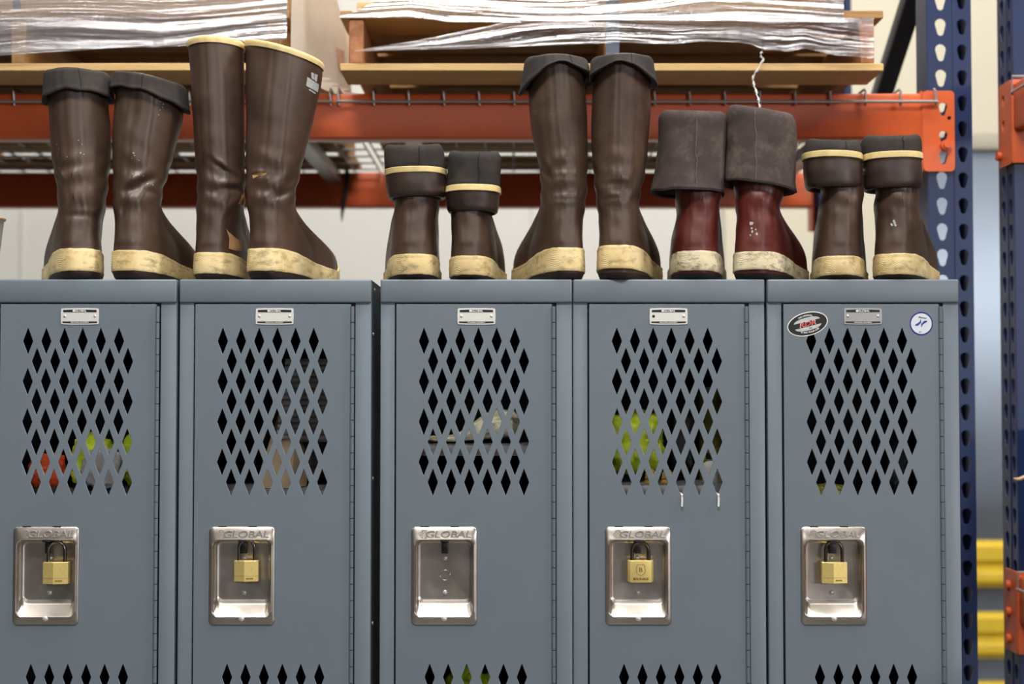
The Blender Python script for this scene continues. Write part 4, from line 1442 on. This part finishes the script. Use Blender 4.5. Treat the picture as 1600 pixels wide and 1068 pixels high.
def big_cuff(b, rows, yc, seed, slant=0.0, seam_px=None):
    t = Tube(b, rows, yc, .92, seed)
    cx0 = t.f((t.zt + t.zb) / 2)[0]
    sl = lambda p: p + Vector((0, 0, slant * (p.x - cx0)))
    def lin(z0, z1, n): return [lerp(z0, z1, k / (n - 1)) for k in range(n)]
    crown = lambda th: .004 * abs(math.sin(th)) ** 4 - .0015 * abs(math.cos(th)) ** 2
    hem = lambda th: .003 * noise.noise(Vector((math.sin(th) * 2 + seed, math.cos(th) * 2, 3)))
    rg = [[sl(p) for p in t.ring(t.zb + .03, -.004, 0, hem)], [sl(p) for p in t.ring(t.zb + .001, -.004, 0, hem)], [sl(p) for p in t.ring(t.zb, -.002, 0, hem)]]
    for z in lin(t.zb + .001, t.zt - .002, 34):
        k = (z - t.zb) / (t.zt - t.zb)
        rg.append([sl(p) for p in t.ring(z, 0.0015 * math.exp(-(k / .05) ** 2), 0, lambda th, k=k: crown(th) * k * k + hem(th) * (1 - k))])
    for z, g in ((t.zt, -.003), (t.zt + .0003, -.007), (t.zt - .004, -.010), (t.zt - .05, -.012), (t.zt - .10, -.014)):
        rg.append([sl(p) for p in t.ring(z, g, 0, crown)])
    o = from_rings(rg).build('turned_cuff', 'canvas', b.e, 180)
    # dark edge along the hem
    rg = [[sl(p) for p in t.ring(t.zb + dz, g, 0, hem)] for dz, g in ((.0015, .0012), (.0006, .0019), (-.0006, .0016), (-.0010, .0004), (.0004, -.0045), (.004, -.0045))]
    from_rings(rg).build('hem_edge', 'inside', o, 60)
    pts = []
    for z in lin(t.zb + .001, t.zt - .003, 12):
        k = (z - t.zb) / (t.zt - t.zb)
        ring = [sl(p) for p in t.ring(z, .0006, 0, lambda th, k=k: crown(th) * k * k + hem(th) * (1 - k))]
        xs = X(seam_px, 250, yc - .045)
        p = min((p for p in ring if p.y < yc), key=lambda p: abs(p.x - xs)); pts.append(p)
    MB().tube(pts, .0007, 6).build('seam', 'tan_rim_dull', o, 60)

BR = ('rubber', 'band', 'sole')
# pair A: charcoal cuffs
a1 = Boot('rubber_boot', 'brown boot with a level charcoal cuff, leftmost of all the boots',
          [(116, 76, 163), (150, 78, 166), (200, 79, 169), (240, 82, 170), (290, 91, 168), (320, 94, 167), (345, 94, 167), (370, 88, 168), (395, 82, 169)],
          (80, 165), -21, ('rubber_dusty', 'band', 'sole'), seed=1.0, band_h=(.049, .0135), creases=((85, 275, .012, -55, .004, .004), (130, 335, .03, 0, .0015, .004)))
a1.build_base(); a1.cuff(.037, .0115, left=.012, right=.004, seam=.25, corner=.004)
a2 = Boot('rubber_boot', 'brown boot with a slanting charcoal cuff, white specks down its shaft',
          [(125, 186, 283), (150, 182, 283), (180, 178, 281), (220, 177, 272), (260, 178, 264), (300, 179, 254), (340, 178, 249), (370, 174, 256), (395, 170, 264)],
          (168, 256), 7, ('rubber_dusty', 'band', 'sole'), seed=2.0, band_h=(.046, .0135), tilt=-.20, tilt_from=.16,
          creases=((218, 285, .020, 35, .007, .006), (240, 300, .016, -20, .004, .005), (190, 325, .02, 80, .002, .004), (205, 180, .02, 70, .003, .008)))
a2.build_base(); a2.cuff(.028, .0115, left=.002, right=.014, seam=.1, corner=.003)
# pair B: the two tallest, cream top trim
b1 = Boot('rubber_boot', 'tall brown boot with cream rim and torn instep, left of the tallest pair',
          [(68, 295, 379), (100, 297, 380), (150, 301, 381), (200, 304, 382), (250, 307, 383), (290, 310, 383), (330, 308, 382), (365, 303, 379), (395, 297, 377)],
          (296, 376), 2, BR, y0=.012, seed=3.0, band_h=(.044, .0105), creases=((345, 262, .02, -35, .004, .004), (362, 292, .016, 5, .006, .005), (370, 320, .02, 50, .004, .005)))
b1.build_base(); b1.trim()
b2 = Boot('rubber_boot', 'tall brown boot with cream rim and grey printed label, tallest of all',
          [(81, 382, 504), (110, 383, 501), (150, 384, 494), (200, 385, 485), (250, 386, 474), (290, 386, 465), (320, 386, 460), (350, 384, 459), (375, 380, 466), (395, 378, 470)],
          (380, 466), 14, BR, seed=4.0, band_h=(.049, .0135), tilt=-.27, tilt_from=.20, ratio=1.0,
          creases=((452, 278, .02, 60, .005, .006), (402, 272, .012, 0, .0025, .0025), (440, 300, .02, 30, .003, .005)))
b2.build_base(); b2.trim(.0095)
# pair C: short, rolled down
c1b = Boot('rubber_boot', 'short brown boot rolled down twice, left of the low pair above the unlocked locker',
           [(292, 617, 688), (310, 617, 687), (330, 617, 687), (350, 614, 689), (375, 609, 691), (395, 606, 692)],
           (604, 690), -5, BR, seed=5.0, band_h=(.040, .008))
c1b.build_base()
rolled(c1b, [(273, 601, 695), (285, 602, 696), (298, 604, 696), (307, 605, 695)], [(262, 600, 695), (271, 601, 695)], [(226, 601, 688), (234, 598, 692), (248, 598, 694), (258, 599, 695)], .039, 5.5, .02, 655)
c2b = Boot('rubber_boot', 'short brown boot rolled down twice with foot turned right, smallest of the boots',
           [(315, 702, 765), (335, 701, 765), (350, 699, 768), (375, 696, 776), (398, 695, 778)],
           (697, 774), 5, BR, seed=6.0, band_h=(.037, .007), L=.27)
c2b.build_base()
rolled(c2b, [(300, 695, 781), (310, 696, 780), (320, 697, 779), (329, 698, 779)], [(289, 696, 782), (299, 695, 782)], [(236, 702, 778), (244, 698, 783), (260, 697, 783), (280, 697, 782)], .037, 6.5, -.01, 748)
# pair D: tall with charcoal cuffs
d1b = Boot('rubber_boot', 'tall brown boot with arched charcoal cuff and foot turned left',
           [(95, 825, 910), (130, 825, 914), (170, 827, 917), (210, 832, 918), (260, 842, 917), (290, 845, 916), (320, 846, 915), (345, 842, 917), (370, 836, 919), (395, 833, 921)],
           (839, 921), -13, ('rubber_dusty', 'band', 'sole'), seed=7.0, band_h=(.050, .0135), creases=((850, 262, .012, -60, .005, .005), (885, 275, .02, 0, .001, .003), (885, 310, .02, 0, .0012, .003)))
d1b.build_base(); d1b.cuff(.015, .0130, left=.042, right=.018, seam=.35, corner=.004, side=.003)
d2b = Boot('rubber_boot', 'tall brown boot with arched charcoal cuff, overhanging the locker edge',
           [(94, 931, 1015), (130, 927, 1015), (170, 924, 1016), (210, 923, 1014), (260, 926, 1009), (290, 929, 1003), (320, 931, 996), (345, 930, 998), (370, 927, 1006), (395, 925, 1011)],
           (926, 1009), 14, ('rubber_dusty', 'band', 'sole'), y0=-.014, seed=8.0, band_h=(.053, .0165), creases=((1000, 300, .015, 60, .003, .005), (960, 285, .02, 0, .001, .003), (962, 308, .02, 0, .0012, .003)))
d2b.build_base(); d2b.cuff(.016, .0130, left=.022, right=.028, seam=.3, corner=.004)
# pair E: oxblood boots with big canvas cuffs
RD = ('rubber_red', 'band_dirty', 'sole_black')
e1b = Boot('rubber_boot', 'oxblood red boot with a tall grey canvas cuff, left of the red pair',
           [(290, 1054, 1128), (312, 1055, 1127), (335, 1060, 1124), (355, 1056, 1128), (375, 1048, 1132), (395, 1043, 1134)],
           (1044, 1131), 8, RD, seed=9.0, band_h=(.045, .014))
e1b.build_base()
big_cuff(e1b, [(173, 1039, 1132), (182, 1034, 1138), (210, 1033, 1139), (240, 1030, 1138), (270, 1026, 1137), (290, 1022, 1135), (299, 1022, 1134)], .044, 9.5, -.03, 1087)
e2b = Boot('rubber_boot', 'oxblood red boot with a torn cream band and foot turned right',
           [(285, 1147, 1228), (305, 1147, 1222), (325, 1147, 1214), (345, 1145, 1214), (370, 1140, 1226), (395, 1137, 1234)],
           (1138, 1228), 23, RD, seed=10.0, band_h=(.044, .0155), creases=((1210, 335, .012, -60, .004, .004),))
e2b.build_base()
big_cuff(e2b, [(170, 1146, 1241), (180, 1140, 1247), (210, 1138, 1249), (240, 1136, 1248), (265, 1134, 1247), (280, 1132, 1247), (290, 1133, 1247)], .048, 10.5, -.16, 1180)
# pair F: rolled
f1b = Boot('rubber_boot', 'short brown boot rolled down twice, left of the pair beside the blue upright',
           [(275, 1281, 1347), (300, 1281, 1346), (325, 1280, 1346), (350, 1276, 1349), (375, 1271, 1353), (395, 1269, 1355)],
           (1269, 1353), 13, BR, seed=11.0, band_h=(.037, .007))
f1b.build_base()
rolled(f1b, [(249, 1262, 1351), (265, 1262, 1352), (280, 1264, 1352), (292, 1265, 1351)], [(237, 1261, 1352), (247, 1261, 1352)], [(218, 1267, 1347), (224, 1264, 1350), (230, 1262, 1352)], .039, 11.5, -.03, 1322)
f2b = Boot('rubber_boot', 'short brown boot rolled down twice with whitish scuff, rightmost of all the boots',
           [(275, 1366, 1433), (300, 1366, 1431), (325, 1364, 1431), (350, 1361, 1436), (375, 1358, 1444), (397, 1358, 1447)],
           (1359, 1444), 23, ('rubber_dusty', 'band', 'sole'), seed=12.0, band_h=(.041, .008))
f2b.build_base()
rolled(f2b, [(249, 1354, 1445), (265, 1354, 1446), (280, 1356, 1446), (293, 1357, 1445)], [(238, 1353, 1446), (248, 1353, 1446)], [(211, 1359, 1441), (217, 1355, 1445), (228, 1353, 1446)], .039, 12.5, .02, 1411)

# boots that stand shoulder to shoulder press flat against each other
def press(b1, b2, gap=.0006, cell=.005):
    def verts(b): return [(o, v) for o in b.e.children_recursive if o.type == 'MESH' for v in o.data.vertices]
    A, B = verts(b1), verts(b2)
    key = lambda v: (int(v.co.y // cell), int(v.co.z // cell))
    hi, lo = {}, {}
    for o, v in A:
        k = key(v); hi[k] = max(hi.get(k, -9), v.co.x)
    for o, v in B:
        k = key(v); lo[k] = min(lo.get(k, 9), v.co.x)
    mid = {}
    near = [(i, j) for i in (-1, 0, 1) for j in (-1, 0, 1)]
    for k in set(hi) | set(lo):
        h = max(hi.get((k[0] + i, k[1] + j), -9) for i, j in near); l = min(lo.get((k[0] + i, k[1] + j), 9) for i, j in near)
        if h > l - gap and h > -9 and l < 9: mid[k] = (h + l) / 2
    for o, v in A:
        m_ = mid.get(key(v))
        if m_ is not None and v.co.x > m_ - gap: v.co.x = m_ - gap
    for o, v in B:
        m_ = mid.get(key(v))
        if m_ is not None and v.co.x < m_ + gap: v.co.x = m_ + gap
ROW = [a1, a2, b1, b2, c1b, c2b, d1b, d2b, e1b, e2b, f1b, f2b]
for _ in range(2):
    for p_, q_ in zip(ROW, ROW[1:]): press(p_, q_)

# surface patches that follow the boot skin: label, tears, scuffs
def skin_patch(b, poly, name, mat, lift=.0006, label=None, n=14):
    """small patch in photo coordinates laid on the camera side of a boot"""
    me = b.upper.data
    from mathutils.bvhtree import BVHTree
    bvh = BVHTree.FromPolygons([v.co.copy() for v in me.vertices], [list(p.vertices) for p in me.polygons])
    cm = curve_mesh([poly], 0.0)
    bm = bmesh.new(); bm.from_mesh(cm)
    bmesh.ops.triangulate(bm, faces=bm.faces[:])
    bmesh.ops.subdivide_edges(bm, edges=bm.edges[:], cuts=3, use_grid_fill=True)
    for v in bm.verts:
        tgt = W(v.co.x, -v.co.y, .05)
        d = (tgt - CAM).normalized()
        hit = bvh.ray_cast(CAM, d)
        v.co = (hit[0] + hit[1].normalized() * (lift if hit[1].dot(d) < 0 else -lift)) if hit[0] else W(v.co.x, -v.co.y, .04)
    out = bpy.data.meshes.new(name); bm.to_mesh(out); bm.free()
    o = mkobj(name, out, mat, b.e, 180)
    if label: o['label'] = label
    return o
neg = lambda pts: [(x, -y) for x, y in pts]
skin_patch(b2, neg([(480, 120), (498, 132), (496, 144), (478, 134)]), 'printed_label', 'patch')
skin_patch(b2, neg([(486, 113), (490, 114), (490.5, 125), (486, 122)]), 'printed_label', 'patch')
skin_patch(b2, neg([(491, 115), (496, 117), (494.5, 128), (491, 126)]), 'printed_label', 'patch')
skin_patch(b2, neg([(483, 138.5), (493, 145), (492, 147), (482, 140.5)]), 'printed_label', 'patch')
skin_patch(b2, neg([(394, 273), (404, 269.5), (417, 270), (415, 274), (404, 274.5), (396, 279)]), 'torn_spot', 'tear')
skin_patch(b1, neg([(353, 357), (357, 362), (366, 370), (377, 377), (377, 392), (366, 391), (357, 388), (358, 372)]), 'peeled_spot', 'tear')
skin_patch(b1, neg([(372, 318), (380, 300), (382, 301), (381, 320)]), 'torn_spot', 'tear')
random.seed(3)
for (b, x0, y0, x1, y1, k) in ((a2, 247, 152, 260, 188, 8), (a2, 206, 234, 218, 252, 6), (a2, 200, 262, 246, 290, 5), (a1, 90, 215, 140, 250, 7), (e2b, 1169, 343, 1184, 368, 9), (f2b, 1388, 341, 1400, 352, 5)):
    for j in range(k):
        cx, cy = random.uniform(x0, x1), random.uniform(y0, y1)
        r = random.uniform(1.2, 3.0) * (1 if b in (e2b, f2b) else .42)
        skin_patch(b, [(cx + r * random.uniform(.5, 1.1) * math.cos(2 * PI * q / 9), -(cy + 1.2 * r * random.uniform(.5, 1.1) * math.sin(2 * PI * q / 9))) for q in range(9)], 'scuff', 'patch', .0005)

# ------------------------------------------------------------------ light
w = bpy.data.worlds.new('world'); scene.world = w
w.use_nodes = True
nt = w.node_tree
bg = nt.nodes['Background']
tc = nt.nodes.new('ShaderNodeTexCoord'); sx = nt.nodes.new('ShaderNodeSeparateXYZ'); rp = nt.nodes.new('ShaderNodeValToRGB')
nt.links.new(tc.outputs['Generated'], sx.inputs[0])
mr = nt.nodes.new('ShaderNodeMapRange'); mr.inputs[1].default_value = -1; mr.inputs[2].default_value = 1
nt.links.new(sx.outputs['Z'], mr.inputs[0]); nt.links.new(mr.outputs[0], rp.inputs['Fac'])
el = rp.color_ramp.elements
el[0].position = 0.45; el[0].color = (.20, .19, .18, 1)
el[1].position = 1.0; el[1].color = (.42, .41, .39, 1)
nt.links.new(rp.outputs['Color'], bg.inputs['Color'])
bg.inputs['Strength'].default_value = 0.17

def area(name, loc, size, sizey, power, target, col=(1, .97, .92)):
    l = bpy.data.lights.new(name, 'AREA'); l.shape = 'RECTANGLE'; l.size = size; l.size_y = sizey
    l.energy = power; l.color = col
    o = bpy.data.objects.new(name, l); COL.objects.link(o)
    o.location = loc
    d = Vector(target) - Vector(loc)
    o.rotation_euler = d.to_track_quat('-Z', 'Y').to_euler()
    return o
area('high_bay_light', (-.2, -2.5, 5.4), 2.6, .6, 215, (0, 0, 1.6))
area('high_bay_light', (.1, -.35, 5.4), 3.0, .35, 90, (.1, -.2, 0))
area('high_bay_light', (0, 3.0, 5.8), 7.0, .5, 170, (0, 3.4, 0))
area('aisle_light', (-.6, -9.0, 4.1), 1.9, 1.5, 62, (-.3, 0, 2.0))
area('high_bay_light', (3.4, -.9, 5.4), .6, 2.4, 150, (0, .3, 2.0))
area('high_bay_light', (-4.2, -.9, 5.4), .6, 2.4, 25, (0, .3, 2.0))
area('door_reflection_light', (7.8, -11.5, 3.2), 4.5, .8, 380, (2.2, 4.3, 2.0), (.96, .98, 1.0))  # unseen strip lamp added to give the rolling door its bright reflected band
